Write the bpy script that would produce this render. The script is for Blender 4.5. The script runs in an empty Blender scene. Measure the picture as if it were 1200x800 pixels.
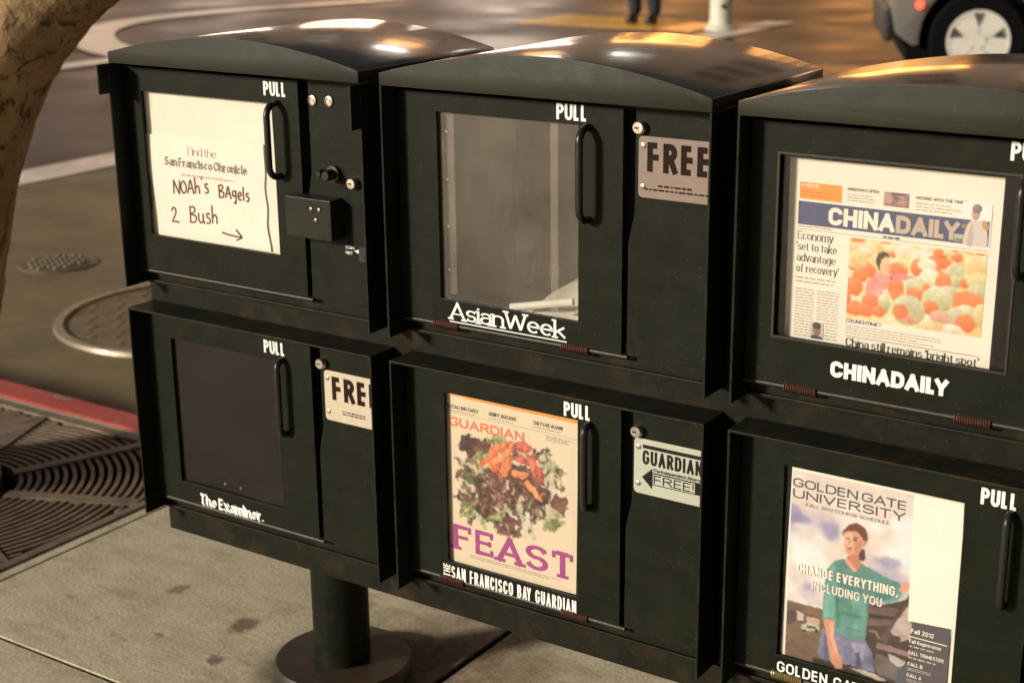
import bpy, bmesh, math, random
import numpy as np
from mathutils import Vector, Matrix

# ------------------------------------------------------------------ camera, light, exposure
C = bpy.context.scene.collection
SC = bpy.context.scene
G = 1.022                     # height of the measuring level (hood underside) above the pavement

cam_d = bpy.data.cameras.new("camera")
cam = bpy.data.objects.new("camera", cam_d)
C.objects.link(cam)
SC.camera = cam
cam_d.sensor_width = 36.0
cam_d.lens = 54.34
cam_d.clip_start = 0.05
cam_d.clip_end = 400.0
_R = Vector((0.83090799, 0.55629627, -0.01124176))
_F = Vector((-0.53475829, 0.79283058, -0.29232386))
_U = _R.cross(_F)
cam.matrix_world = Matrix(((_R.x, _U.x, -_F.x, 1.31947), (_R.y, _U.y, -_F.y, -1.64194), (_R.z, _U.z, -_F.z, 0.27770 + G), (0, 0, 0, 1)))
cam_d.dof.use_dof = True
cam_d.dof.focus_distance = 2.05
cam_d.dof.aperture_fstop = 6.6

SUN_EL, SUN_AZ = math.radians(18), math.radians(213)      # azimuth clockwise from +Y: behind the viewer's left shoulder
world = bpy.data.worlds.new("World")
SC.world = world
world.use_nodes = True
wn = world.node_tree
wn.nodes.clear()
sky = wn.nodes.new("ShaderNodeTexSky")
sky.sky_type = 'NISHITA'
sky.sun_disc = False
sky.sun_elevation = SUN_EL
sky.sun_rotation = SUN_AZ
warm = wn.nodes.new("ShaderNodeMix")
warm.data_type = 'RGBA'
warm.blend_type = 'MULTIPLY'
warm.inputs[0].default_value = 1.0
warm.inputs[7].default_value = (1.0, 0.78, 0.58, 1)       # sodium-lit town haze in the night sky
bg = wn.nodes.new("ShaderNodeBackground")
bg.inputs[1].default_value = 0.028
wo = wn.nodes.new("ShaderNodeOutputWorld")
wn.links.new(sky.outputs[0], warm.inputs[6])
wn.links.new(warm.outputs[2], bg.inputs[0])
wn.links.new(bg.outputs[0], wo.inputs[0])

sun_d = bpy.data.lights.new("sun", 'SUN')
sun = bpy.data.objects.new("sun", sun_d)
C.objects.link(sun)
sun_d.energy = 3.0
sun_d.angle = math.radians(8)
sun_d.color = (1.0, 0.93, 0.81)
_ld = Vector((-math.sin(SUN_AZ) * math.cos(SUN_EL), -math.cos(SUN_AZ) * math.cos(SUN_EL), -math.sin(SUN_EL)))
sun.rotation_euler = _ld.to_track_quat('-Z', 'Y').to_euler()
sun.location = (-3, -3, 4)

SC.view_settings.view_transform = 'Standard'
SC.view_settings.look = 'None'
SC.view_settings.exposure = 0.68
SC.view_settings.gamma = 1.0
SC.render.engine = 'CYCLES'
SC.cycles.use_denoising = True
SC.cycles.max_bounces = 8
SC.cycles.transparent_max_bounces = 12
SC.cycles.sample_clamp_indirect = 4.0

rnd = random.Random(7)
nrg = np.random.RandomState(11)

# ------------------------------------------------------------------ materials
def lin(c):
    return tuple((v / 255.0 / 12.92) if v / 255.0 <= 0.04045 else ((v / 255.0 + 0.055) / 1.055) ** 2.4 for v in c)

def nodes_of(m):
    m.use_nodes = True
    return m.node_tree.nodes, m.node_tree.links

class NB:
    """small node-building helper"""
    def __init__(s, name):
        s.m = bpy.data.materials.new(name)
        s.m.use_nodes = True
        s.t = s.m.node_tree
        s.N, s.L = s.t.nodes, s.t.links
        s.p = s.N["Principled BSDF"]
        s.out = s.N["Material Output"]
        s.tc = s.N.new("ShaderNodeTexCoord")
    def set(s, key, v):
        i = s.p.inputs[key]
        if isinstance(v, bpy.types.NodeSocket): s.L.new(v, i)
        else: i.default_value = v
    def noise(s, scale, detail=4, rough=.6, vec=None, dist=0.0, col=False):
        n = s.N.new("ShaderNodeTexNoise")
        n.inputs['Scale'].default_value = scale
        n.inputs['Detail'].default_value = detail
        n.inputs['Roughness'].default_value = rough
        n.inputs['Distortion'].default_value = dist
        s.L.new(vec or s.tc.outputs['Object'], n.inputs['Vector'])
        return n.outputs['Color' if col else 'Fac']
    def voro(s, scale, vec=None, feature='F1'):
        n = s.N.new("ShaderNodeTexVoronoi")
        n.feature = feature
        n.inputs['Scale'].default_value = scale
        s.L.new(vec or s.tc.outputs['Object'], n.inputs['Vector'])
        return n.outputs['Distance']
    def scaled(s, v):
        n = s.N.new("ShaderNodeMapping")
        n.inputs['Scale'].default_value = v
        s.L.new(s.tc.outputs['Object'], n.inputs['Vector'])
        return n.outputs[0]
    def ramp(s, fac, a, b, ca=0.0, cb=1.0):
        n = s.N.new("ShaderNodeMapRange")
        n.clamp = True
        n.inputs['From Min'].default_value = a
        n.inputs['From Max'].default_value = b
        n.inputs['To Min'].default_value = ca
        n.inputs['To Max'].default_value = cb
        s.L.new(fac, n.inputs['Value'])
        return n.outputs[0]
    def mix(s, fac, a, b, mode='MIX'):
        n = s.N.new("ShaderNodeMix")
        n.data_type = 'RGBA'
        n.blend_type = mode
        for k, v in ((0, fac), (6, a), (7, b)):
            if isinstance(v, bpy.types.NodeSocket): s.L.new(v, n.inputs[k])
            elif k == 0: n.inputs[0].default_value = v
            else: n.inputs[k].default_value = (*v[:3], 1)
        return n.outputs[2]
    def math(s, op, a, b=0.0):
        n = s.N.new("ShaderNodeMath")
        n.operation = op
        for k, v in ((0, a), (1, b)):
            if isinstance(v, bpy.types.NodeSocket): s.L.new(v, n.inputs[k])
            else: n.inputs[k].default_value = v
        return n.outputs[0]
    def dist_to(s, pt, warp=None):
        n = s.N.new("ShaderNodeVectorMath")
        n.operation = 'DISTANCE'
        s.L.new(warp or s.tc.outputs['Object'], n.inputs[0])
        n.inputs[1].default_value = pt
        return n.outputs['Value']
    def warped(s, scale, amount):
        c = s.noise(scale, 3, col=True)
        n = s.N.new("ShaderNodeVectorMath"); n.operation = 'SUBTRACT'
        s.L.new(c, n.inputs[0]); n.inputs[1].default_value = (.5, .5, .5)
        k = s.N.new("ShaderNodeVectorMath"); k.operation = 'SCALE'
        s.L.new(n.outputs[0], k.inputs[0]); k.inputs['Scale'].default_value = amount
        a = s.N.new("ShaderNodeVectorMath"); a.operation = 'ADD'
        s.L.new(k.outputs[0], a.inputs[0]); s.L.new(s.tc.outputs['Object'], a.inputs[1])
        return a.outputs[0]
    def edge(s, radius):
        """1 on sharp edges for rubbed paint and painted edge highlights, 0 on flats"""
        bv = s.N.new("ShaderNodeBevel")
        bv.samples = 4
        bv.inputs['Radius'].default_value = radius
        ge = s.N.new("ShaderNodeNewGeometry")
        d = s.N.new("ShaderNodeVectorMath"); d.operation = 'DOT_PRODUCT'
        s.L.new(bv.outputs[0], d.inputs[0]); s.L.new(ge.outputs['True Normal'], d.inputs[1])
        return s.ramp(d.outputs['Value'], .80, .97, 1, 0)
    def bump(s, h, strength=.2, dist=.002):
        n = s.N.new("ShaderNodeBump")
        n.inputs['Strength'].default_value = strength
        n.inputs['Distance'].default_value = dist
        s.L.new(h, n.inputs['Height'])
        s.L.new(n.outputs[0], s.p.inputs['Normal'])

def simple(name, col, rough=.5, metal=0.0, var=.18, scale=40.0, bump=0.0, spec=.5):
    if 'ink' in name or 'sign_lettering' in name: spec, rough = .06, .85
    b = NB(name)
    n = b.noise(scale, 5, .65)
    a = tuple(v * (1 - var) for v in col)
    c = tuple(min(1, v * (1 + var)) for v in col)
    b.set('Base Color', b.mix(b.ramp(n, .3, .7), a, c))
    b.set('Roughness', b.ramp(b.noise(scale * 1.7, 3), .3, .7, max(.02, rough - .08), min(1, rough + .08)))
    b.set('Metallic', metal)
    b.set('Specular IOR Level', spec)
    if bump: b.bump(n, bump, .002)
    return b.m

def green_paint(name, col, rough, dirt=.5, rust=0.0, spec=.5):
    b = NB(name)
    base = b.mix(b.ramp(b.noise(9, 5), .3, .75), tuple(v * .8 for v in col), tuple(v * 1.25 for v in col))
    dust = b.ramp(b.noise(26, 8, .75), .5, .82, 0, dirt)
    base = b.mix(dust, base, (.042, .034, .021))
    sc = b.scaled((14, 14, 260))
    scr = b.ramp(b.noise(6, 3, .5, sc), .70, .74, 0, .35)
    base = b.mix(scr, base, (.045, .039, .028))
    sc2 = b.scaled((210, 40, 7))
    scr2 = b.ramp(b.noise(3, 4, .6, sc2), .69, .75, 0, .55)
    base = b.mix(b.math('MULTIPLY', scr2, b.ramp(b.noise(6, 3), .48, .62)), base, (.06, .052, .038))
    chip = b.ramp(b.math('ADD', b.noise(42, 6, .75), b.math('MULTIPLY', b.noise(5, 3), .5)), .98, 1.02, 0, .8)
    base = b.mix(chip, base, (.085, .072, .052))
    specks = b.ramp(b.voro(95), .05, .09, .45, 0)
    base = b.mix(specks, base, (.12, .10, .075))
    if rust:
        r = b.ramp(b.noise(16, 7, .7), .50, .68, 0, rust)
        base = b.mix(r, base, (.075, .036, .016))
    w = b.math('MULTIPLY', b.edge(.0016), b.ramp(b.noise(35, 5, .7), .42, .60, .1, .9))
    base = b.mix(w, base, (.10, .092, .075))
    b.set('Base Color', base)
    b.set('Roughness', b.ramp(b.noise(18, 7, .7), .3, .75, rough - .06, rough + .14))
    b.set('Specular IOR Level', spec)
    b.bump(b.noise(230, 3), .10, .001)
    return b.m

PAINT = (.0085, .0098, .0050)
M = {}
M['door'] = green_paint('green_black_door_paint', PAINT, .46, .30, 0, .13)
M['body'] = green_paint('green_black_body_paint', PAINT, .46, .30, 0, .13)
M['frame'] = green_paint('rusty_green_frame_paint', (.0090, .0096, .0054), .5, .35, .32, .13)
M['hoodface'] = green_paint('green_black_hood_paint', (.021, .021, .0125), .46, .25, 0, .16)
def gloss_hood():
    b = NB('glossy_hood_paint')
    base = b.mix(b.ramp(b.noise(7, 6), .3, .7), (.016, .012, .008), (.030, .023, .015))
    base = b.mix(b.ramp(b.noise(60, 7, .8), .62, .8, 0, .5), base, (.09, .07, .05))
    base = b.mix(b.math('MULTIPLY', b.edge(.0022), b.ramp(b.noise(20, 5, .7), .32, .55, .2, 1)), base, (.42, .38, .30))  # pale edges put a highlight into the colour, besides rubbed paint
    b.set('Base Color', base)
    b.set('Roughness', b.ramp(b.noise(11, 8, .72), .3, .78, .10, .30))
    b.set('Specular IOR Level', .62)
    b.set('Coat Weight', .5)
    b.set('Coat Roughness', .09)
    b.bump(b.noise(5.5, 3), .35, .004)
    return b.m
M['hood'] = gloss_hood()
M['black'] = simple('black_handle_plastic', (.012, .012, .011), .35, 0, .2, 60)
M['dark'] = simple('dark_box_interior', (.013, .011, .008), .7)
M['steel'] = simple('worn_steel', (.55, .50, .42), .38, 1.0, .2, 90)
M['dullsteel'] = simple('dull_steel', (.30, .27, .22), .5, 1.0, .25, 90)
M['keyhole_slot_shade'] = simple('keyhole_and_slot_shade', (.004, .004, .004), .6)
M['rustspring'] = simple('rusty_spring_steel', (.085, .030, .018), .6, .3, .4, 160)
M['brass'] = simple('brassy_spring_steel', (.42, .33, .16), .45, .8, .3, 160)
M['rod'] = simple('painted_hinge_rod', (.024, .020, .014), .5, .1, .35, 50)
M['white'] = simple('white_vinyl_lettering', (.86, .84, .78), .45, 0, .06, 120)
M['ink'] = simple('black_printing_ink', (.022, .019, .017), .6, 0, .25, 200)
M['greyink'] = simple('grey_printing_ink', (.22, .19, .165), .7, 0, .15, 300)
M['paleink'] = simple('pale_grey_printing_ink', (.42, .37, .31), .7, 0, .12, 300)
M['teal_ink'] = simple('slate_printing_ink', (.075, .085, .085), .7, 0, .15, 200)
M['redink'] = simple('faded_red_printing_ink', (.60, .30, .24), .7, 0, .12, 300)
M['shadowink'] = simple('brown_shadow_ink', (.50, .43, .37), .7, 0, .12, 200)
M['orange'] = simple('orange_printing_ink', (.78, .33, .08), .6, 0, .08, 120)
M['orange_title'] = simple('salmon_printing_ink', (.72, .19, .09), .6, 0, .08, 120)
M['purple'] = simple('purple_printing_ink', (.36, .060, .26), .6, 0, .08, 120)
M['navy'] = simple('navy_printing_ink', (.105, .115, .20), .6, 0, .08, 80)
M['taupe'] = simple('taupe_printing_ink', (.52, .43, .36), .6, 0, .08, 80)
M['marker'] = simple('brown_marker_ink', (.13, .060, .045), .6, 0, .35, 160)
def paper(name, col, var=.05):
    b = NB(name)
    n = b.noise(14, 5, .6)
    b.set('Base Color', b.mix(b.ramp(n, .3, .7), tuple(v * (1 - var) for v in col), tuple(min(.9, v * (1 + var)) for v in col)))
    b.set('Roughness', .75)
    b.set('Specular IOR Level', .25)
    b.bump(b.noise(6, 3), .25, .004)
    return b.m
M['paper'] = paper('white_paper', (.82, .79, .70))
M['newsprint'] = paper('newsprint_paper', (.80, .765, .67))
M['tanpaper'] = paper('tan_newsprint', (.70, .60, .45))
M['label'] = paper('white_label_paper', (.84, .81, .74))
M['pinkplate'] = simple('dull_pink_sign_plate', (.27, .205, .175), .45, 0, .06, 50)
M['creamplate'] = simple('cream_sign_plate', (.56, .47, .34), .45, 0, .06, 50)
M['greyplate'] = simple('pale_green_grey_sign_plate', (.44, .45, .36), .45, 0, .06, 50)
M['platetext'] = simple('dark_sign_lettering', (.024, .015, .011), .5, 0, .2, 100)

def plexi(name, dust, tint=(.62, .52, .43), rough=.12):
    b = NB(name)
    b.N.remove(b.p)
    tr = b.N.new("ShaderNodeBsdfTransparent")
    tr.inputs[0].default_value = (.985, .975, .96, 1)
    df = b.N.new("ShaderNodeBsdfDiffuse")
    df.inputs[0].default_value = (*tint, 1)
    gl = b.N.new("ShaderNodeBsdfGlossy")
    gl.inputs['Roughness'].default_value = rough
    gl.inputs['Color'].default_value = (.9, .9, .9, 1)
    lw = b.N.new("ShaderNodeLayerWeight")
    lw.inputs[0].default_value = .5
    fac = b.math('ADD', b.math('MULTIPLY', b.math('POWER', lw.outputs['Facing'], 4.0), .6), .025)
    m1 = b.N.new("ShaderNodeMixShader")
    m2 = b.N.new("ShaderNodeMixShader")
    d1 = b.ramp(b.math('ADD', b.math('MULTIPLY', b.noise(7, 6, .65), .6), b.math('MULTIPLY', b.noise(2.2, 3, .5, b.scaled((2.2, 1, 1.6))), .4)), .34, .66, dust * .45, dust * 1.6)
    scr = b.ramp(b.noise(5, 3, .5, b.scaled((150, 20, 9))), .63, .72, 0, dust * 1.0)
    sp = b.ramp(b.voro(150), .04, .07, min(.3, dust * 2), 0)
    f = b.math('ADD', b.math('ADD', d1, scr), sp)
    b.L.new(f, m1.inputs[0]); b.L.new(tr.outputs[0], m1.inputs[1]); b.L.new(df.outputs[0], m1.inputs[2])
    b.L.new(fac, m2.inputs[0]); b.L.new(m1.outputs[0], m2.inputs[1]); b.L.new(gl.outputs[0], m2.inputs[2])
    b.L.new(m2.outputs[0], b.out.inputs[0])
    return b.m
M['hazy'] = plexi('scratched_hazy_plastic', .064, (.72, .60, .46))
M['smoky'] = plexi('dusty_dark_plastic', .0095, (.60, .44, .35))
M['clear'] = plexi('clear_plastic', .012)
M['strip'] = plexi('bent_plastic_strip', .10)

# ------------------------------------------------------------------ mesh helpers
ROOT = {}
class MB:
    def __init__(s):
        s.v, s.f = [], []
    def add(s, vs, fs):
        o = len(s.v)
        s.v += [tuple(p) for p in vs]
        s.f += [tuple(i + o for i in f) for f in fs]
    def box(s, x0, x1, y0, y1, z0, z1):
        s.add([(x0, y0, z0), (x1, y0, z0), (x1, y1, z0), (x0, y1, z0), (x0, y0, z1), (x1, y0, z1), (x1, y1, z1), (x0, y1, z1)],
              [(0, 3, 2, 1), (4, 5, 6, 7), (0, 1, 5, 4), (1, 2, 6, 5), (2, 3, 7, 6), (3, 0, 4, 7)])
    def prism(s, pts, y0, y1):
        """outline in (x, z), anticlockwise seen from the front (-Y), extruded from y0 to y1"""
        n = len(pts)
        vs = [(p[0], y0, p[1]) for p in pts] + [(p[0], y1, p[1]) for p in pts]
        fs = [tuple(range(n)), tuple(range(2 * n - 1, n - 1, -1))]
        for i in range(n):
            j = (i + 1) % n
            fs.append((j, i, n + i, n + j))
        s.add(vs, fs)
    def sheet(s, pts, y):
        s.add([(p[0], y, p[1]) for p in pts], [tuple(range(len(pts)))])
    def ringpanel(s, o, i, y0, y1):
        """rectangular panel with a rectangular hole: o, i = (x0, x1, z0, z1)"""
        def rc(r): return [(r[0], r[2]), (r[1], r[2]), (r[1], r[3]), (r[0], r[3])]
        vs = []
        for y in (y0, y1):
            vs += [(p[0], y, p[1]) for p in rc(o)] + [(p[0], y, p[1]) for p in rc(i)]
        fs = []
        for k in range(4):
            l = (k + 1) % 4
            fs += [(k, l, 4 + l, 4 + k), (8 + l, 8 + k, 12 + k, 12 + l), (l, k, 8 + k, 8 + l), (4 + k, 4 + l, 12 + l, 12 + k)]
        s.add(vs, fs)
    def tube(s, path, r, n=10, cap=True):
        path = [Vector(p) for p in path]
        rs = r if isinstance(r, (list, tuple)) else [r] * len(path)
        rings = []
        t0 = (path[1] - path[0]).normalized()
        up = Vector((0, 0, 1)) if abs(t0.z) < .9 else Vector((1, 0, 0))
        a = t0.cross(up).normalized()
        for k, p in enumerate(path):
            t = (path[min(k + 1, len(path) - 1)] - path[max(k - 1, 0)]).normalized()
            a = (a - t * a.dot(t)).normalized()
            b = t.cross(a)
            rings.append([p + (a * math.cos(2 * math.pi * q / n) + b * math.sin(2 * math.pi * q / n)) * rs[k] for q in range(n)])
        vs = [p for rg in rings for p in rg]
        fs = []
        for k in range(len(path) - 1):
            for q in range(n):
                w = (q + 1) % n
                fs.append((k * n + q, k * n + w, (k + 1) * n + w, (k + 1) * n + q))
        if cap:
            fs.append(tuple(range(n - 1, -1, -1)))
            fs.append(tuple((len(path) - 1) * n + q for q in range(n)))
        s.add(vs, fs)
    def lathe(s, prof, axis, c, n=32):
        """profile [(radius, along)] turned about axis ('y' or 'z') through c"""
        vs, fs = [], []
        for r, h in prof:
            for q in range(n):
                a = 2 * math.pi * q / n
                if axis == 'z': vs.append((c[0] + r * math.cos(a), c[1] + r * math.sin(a), c[2] + h))
                else: vs.append((c[0] + r * math.cos(a), c[1] + h, c[2] + r * math.sin(a)))
        for k in range(len(prof) - 1):
            for q in range(n):
                w = (q + 1) % n
                fs.append((k * n + q, k * n + w, (k + 1) * n + w, (k + 1) * n + q))
        fs.append(tuple(range(n - 1, -1, -1)))
        fs.append(tuple((len(prof) - 1) * n + q for q in range(n)))
        s.add(vs, fs)
    def build(s, name, mat, parent=None, bevel=0.0, smooth=False, seg=2, fix=True):
        off = ROOT.get(parent.name, Vector((0, 0, 0))) if parent is not None else Vector((0, 0, 0))
        me = bpy.data.meshes.new(name)
        me.from_pydata([(p[0] - off.x, p[1] - off.y, p[2] - off.z) for p in s.v], [], s.f)
        bm = bmesh.new()
        bm.from_mesh(me)
        if fix: bmesh.ops.recalc_face_normals(bm, faces=bm.faces)
        if bevel:
            es = [e for e in bm.edges if len(e.link_faces) == 2 and e.calc_face_angle(0) > .5]
            bmesh.ops.bevel(bm, geom=es, offset=bevel, segments=seg, profile=.6, affect='EDGES', clamp_overlap=True)
        bm.to_mesh(me)
        bm.free()
        if smooth:
            me.shade_smooth()
            me.set_sharp_from_angle(angle=math.radians(38))
        for m in (mat if isinstance(mat, (list, tuple)) else [mat]): me.materials.append(m)
        o = bpy.data.objects.new(name, me)
        C.objects.link(o)
        if parent is not None: o.parent = parent
        ROOT[o.name] = off
        return o

def tag(o, label=None, cat=None, group=None, kind=None):
    if label: o['label'] = label
    if cat: o['category'] = cat
    if group: o['group'] = group
    if kind: o['kind'] = kind
    return o

def empty(name, loc, label, cat, group=None):
    o = bpy.data.objects.new(name, None)
    C.objects.link(o)
    o.location = loc
    o.empty_display_size = .05
    ROOT[o.name] = Vector(loc)
    return tag(o, label, cat, group)

# ------------------------------------------------------------------ lettering: stroke skeletons turned into ribbons
def A(cx, cy, rx, ry, a0, a1): return ('A', cx, cy, rx, ry, a0, a1)
X = .66
GL = {
 'A': (.62, [[(0, 0), (.31, 1)], [(.31, 1), (.62, 0)], [(.11, .30), (.51, .30)]]),
 'B': (.54, [[(0, 0), (0, 1)], [(0, 1), (.28, 1), A(.28, .76, .22, .24, 90, -90), (0, .52)], [(.05, .52), (.28, .52), A(.28, .26, .26, .26, 90, -90), (0, 0)]]),
 'C': (.56, [[A(.28, .72, .28, .28, -5, 180), A(.28, .28, .28, .28, 180, 365)]]),
 'D': (.56, [[(0, 0), (0, 1)], [(0, 1), (.24, 1), A(.24, .66, .32, .34, 90, 0), A(.24, .34, .32, .34, 0, -90), (0, 0)]]),
 'E': (.44, [[(.44, 1), (0, 1), (0, 0), (.44, 0)], [(0, .52), (.38, .52)]]),
 'F': (.44, [[(.44, 1), (0, 1), (0, 0)], [(0, .50), (.38, .50)]]),
 'G': (.58, [[A(.29, .71, .29, .29, 5, 180), A(.29, .29, .29, .29, 180, 360), (.58, .46), (.34, .46)]]),
 'H': (.54, [[(0, 0), (0, 1)], [(.54, 0), (.54, 1)], [(0, .5), (.54, .5)]]),
 'I': (0, [[(0, 0), (0, 1)]]),
 'J': (.4, [[(.4, 1), (.4, .25), A(.2, .22, .2, .22, 0, -180)]]),
 'K': (.54, [[(0, 0), (0, 1)], [(.52, 1), (0, .38)], [(.18, .58), (.54, 0)]]),
 'L': (.38, [[(0, 1), (0, 0), (.38, 0)]]),
 'M': (.72, [[(0, 0), (0, 1)], [(0, 1), (.36, .1)], [(.36, .1), (.72, 1)], [(.72, 1), (.72, 0)]]),
 'N': (.56, [[(0, 0), (0, 1)], [(0, 1), (.56, 0)], [(.56, 0), (.56, 1)]]),
 'O': (.6, [[A(.3, .70, .3, .3, 0, 180), A(.3, .30, .3, .3, 180, 360), (.6, .70)]]),
 'P': (.5, [[(0, 0), (0, 1)], [(0, 1), (.25, 1), A(.25, .74, .25, .26, 90, -90), (0, .48)]]),
 'R': (.54, [[(0, 0), (0, 1)], [(0, 1), (.26, 1), A(.26, .76, .25, .24, 90, -90), (0, .52)], [(.26, .52), (.54, 0)]]),
 'S': (.52, [[A(.26, .755, .25, .245, 10, 180), A(.26, .755, .25, .245, 180, 262), A(.26, .26, .26, .26, 82, 0), A(.26, .26, .26, .26, 0, -170)]]),
 'T': (.52, [[(0, 1), (.52, 1)], [(.26, 1), (.26, 0)]]),
 'U': (.54, [[(0, 1), (0, .27), A(.27, .27, .27, .27, 180, 360), (.54, 1)]]),
 'V': (.58, [[(0, 1), (.29, 0)], [(.29, 0), (.58, 1)]]),
 'W': (.86, [[(0, 1), (.21, 0)], [(.21, 0), (.43, .9)], [(.43, .9), (.65, 0)], [(.65, 0), (.86, 1)]]),
 'Y': (.56, [[(0, 1), (.28, .45)], [(.56, 1), (.28, .45)], [(.28, .46), (.28, 0)]]),
 'a': (.42, [[A(.21, .46, .2, .2, 165, 0), (.42, 0)], [(.42, .39), (.22, .39), A(.2, .195, .2, .195, 90, 270), (.26, 0), (.42, .15)]]),
 'b': (.44, [[(0, 1), (0, 0)], [A(.22, .33, .22, .33, 180, -180)]]),
 'c': (.42, [[A(.23, .33, .23, .33, 40, 320)]]),
 'd': (.44, [[(.44, 1), (.44, 0)], [A(.22, .33, .22, .33, 0, 360)]]),
 'e': (.44, [[(.01, .35), (.44, .35), A(.22, .33, .22, .33, 5, 315)]]),
 'f': (.34, [[(.36, .93), A(.26, .80, .14, .2, 70, 180), (.12, 0)], [(0, X), (.32, X)]]),
 'g': (.44, [[A(.21, .36, .21, .3, 0, 360)], [(.44, X), (.44, -.05), A(.22, -.06, .22, .2, 0, -165)]]),
 'h': (.42, [[(0, 1), (0, 0)], [(0, .42), A(.21, .44, .21, .22, 170, 0), (.42, 0)]]),
 'i': (0, [[(0, X), (0, 0)], [(0, .84), (0, .94)]]),
 'k': (.44, [[(0, 1), (0, 0)], [(.40, X), (0, .26)], [(.13, .38), (.44, 0)]]),
 'l': (0, [[(0, 1), (0, 0)]]),
 'm': (.74, [[(0, X), (0, 0)], [(0, .42), A(.185, .44, .185, .22, 170, 0), (.37, 0)], [(.37, .42), A(.555, .44, .185, .22, 170, 0), (.74, 0)]]),
 'n': (.42, [[(0, X), (0, 0)], [(0, .42), A(.21, .44, .21, .22, 170, 0), (.42, 0)]]),
 'o': (.46, [[A(.23, .33, .23, .33, 0, 360)]]),
 'p': (.44, [[(0, X), (0, -.28)], [A(.22, .33, .22, .33, 180, -180)]]),
 'r': (.28, [[(0, X), (0, 0)], [(0, .40), A(.17, .46, .17, .2, 170, 40)]]),
 's': (.38, [[A(.19, .49, .18, .17, 20, 180), A(.19, .49, .18, .17, 180, 265), A(.19, .165, .19, .165, 85, 0), A(.19, .165, .19, .165, 0, -165)]]),
 't': (.28, [[(.12, .88), (.12, .16), A(.24, .16, .12, .16, 180, 290)], [(0, X), (.28, X)]]),
 'u': (.42, [[(0, X), (0, .22), A(.2, .22, .2, .22, 180, 340), (.42, .2)], [(.42, X), (.42, 0)]]),
 'v': (.44, [[(0, X), (.22, 0)], [(.22, 0), (.44, X)]]),
 'w': (.66, [[(0, X), (.17, 0)], [(.17, 0), (.33, X)], [(.33, X), (.49, 0)], [(.49, 0), (.66, X)]]),
 'x': (.42, [[(0, X), (.42, 0)], [(.42, X), (0, 0)]]),
 'y': (.44, [[(0, X), (.22, 0)], [(.44, X), (.22, 0), (.1, -.24), (0, -.26)]]),
 '0': (.46, [[A(.23, .68, .23, .32, 0, 180), A(.23, .32, .23, .32, 180, 360), (.46, .68)]]),
 '1': (.2, [[(0, .78), (.2, 1), (.2, 0)]]),
 '2': (.46, [[A(.23, .74, .23, .26, 170, -20), (.0, 0), (.46, 0)]]),
 '6': (.46, [[(.40, .96), (.06, .5), A(.23, .28, .23, .28, 150, -210)]]),
 '.': (0, [[(0, 0), (0, .12)]]),
 ',': (.04, [[(.04, .12), (0, -.16)]]),
 "'": (0, [[(0, 1), (0, .78)]]),
 '!': (0, [[(0, 1), (0, .32)], [(0, .0), (0, .12)]]),
 '?': (.42, [[A(.21, .74, .21, .26, 170, -60), (.21, .36), (.21, .28)], [(.21, 0), (.21, .1)]]),
}

def expand(stroke, step):
    pts = []
    for p in stroke:
        if p[0] == 'A':
            _, cx, cy, rx, ry, a0, a1 = p
            n = max(2, int(abs(a1 - a0) / step))
            for k in range(n + 1):
                a = math.radians(a0 + (a1 - a0) * k / n)
                pts.append((cx + rx * math.cos(a), cy + ry * math.sin(a)))
        else:
            pts.append(p)
    out = [pts[0]]
    for q in pts[1:]:
        if abs(q[0] - out[-1][0]) + abs(q[1] - out[-1][1]) > 1e-4: out.append(q)
    return out

def ribbon(mb, pts, wfun, put, layer):
    """pts: list of 2-D points; wfun(angle) -> width"""
    parts, cur = [], [pts[0]]
    for k in range(1, len(pts)):
        cur.append(pts[k])
        if k < len(pts) - 1:
            a = Vector((pts[k][0] - pts[k - 1][0], pts[k][1] - pts[k - 1][1]))
            b = Vector((pts[k + 1][0] - pts[k][0], pts[k + 1][1] - pts[k][1]))
            if a.length and b.length and a.angle(b) > 1.75:
                parts.append(cur); cur = [pts[k]]
    parts.append(cur)
    for pp in parts:
        n = len(pp)
        if n < 2: continue
        d = [(Vector(pp[k + 1]) - Vector(pp[k])).normalized() for k in range(n - 1)]
        w = [wfun(math.atan2(v.y, v.x)) for v in d]
        vs = []
        closed = n > 4 and abs(pp[0][0] - pp[-1][0]) + abs(pp[0][1] - pp[-1][1]) < 1e-3
        for k in range(n):
            i, j = max(k - 1, 0), min(k, n - 2)
            if closed and k in (0, n - 1): i, j = n - 2, 0
            ni, nj = Vector((-d[i].y, d[i].x)), Vector((-d[j].y, d[j].x))
            nn = ni + nj
            nn = nn.normalized() if nn.length > 1e-6 else ni
            wk = (w[i] + w[j]) / 2
            off = nn * (wk / 2 / max(.45, nn.dot(ni)))
            p = Vector(pp[k])
            vs += [put(p - off, layer[0]), put(p + off, layer[0])]
        mb.add(vs, [(2 * k, 2 * k + 2, 2 * k + 3, 2 * k + 1) for k in range(n - 1)])
        layer[0] += 1

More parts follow.
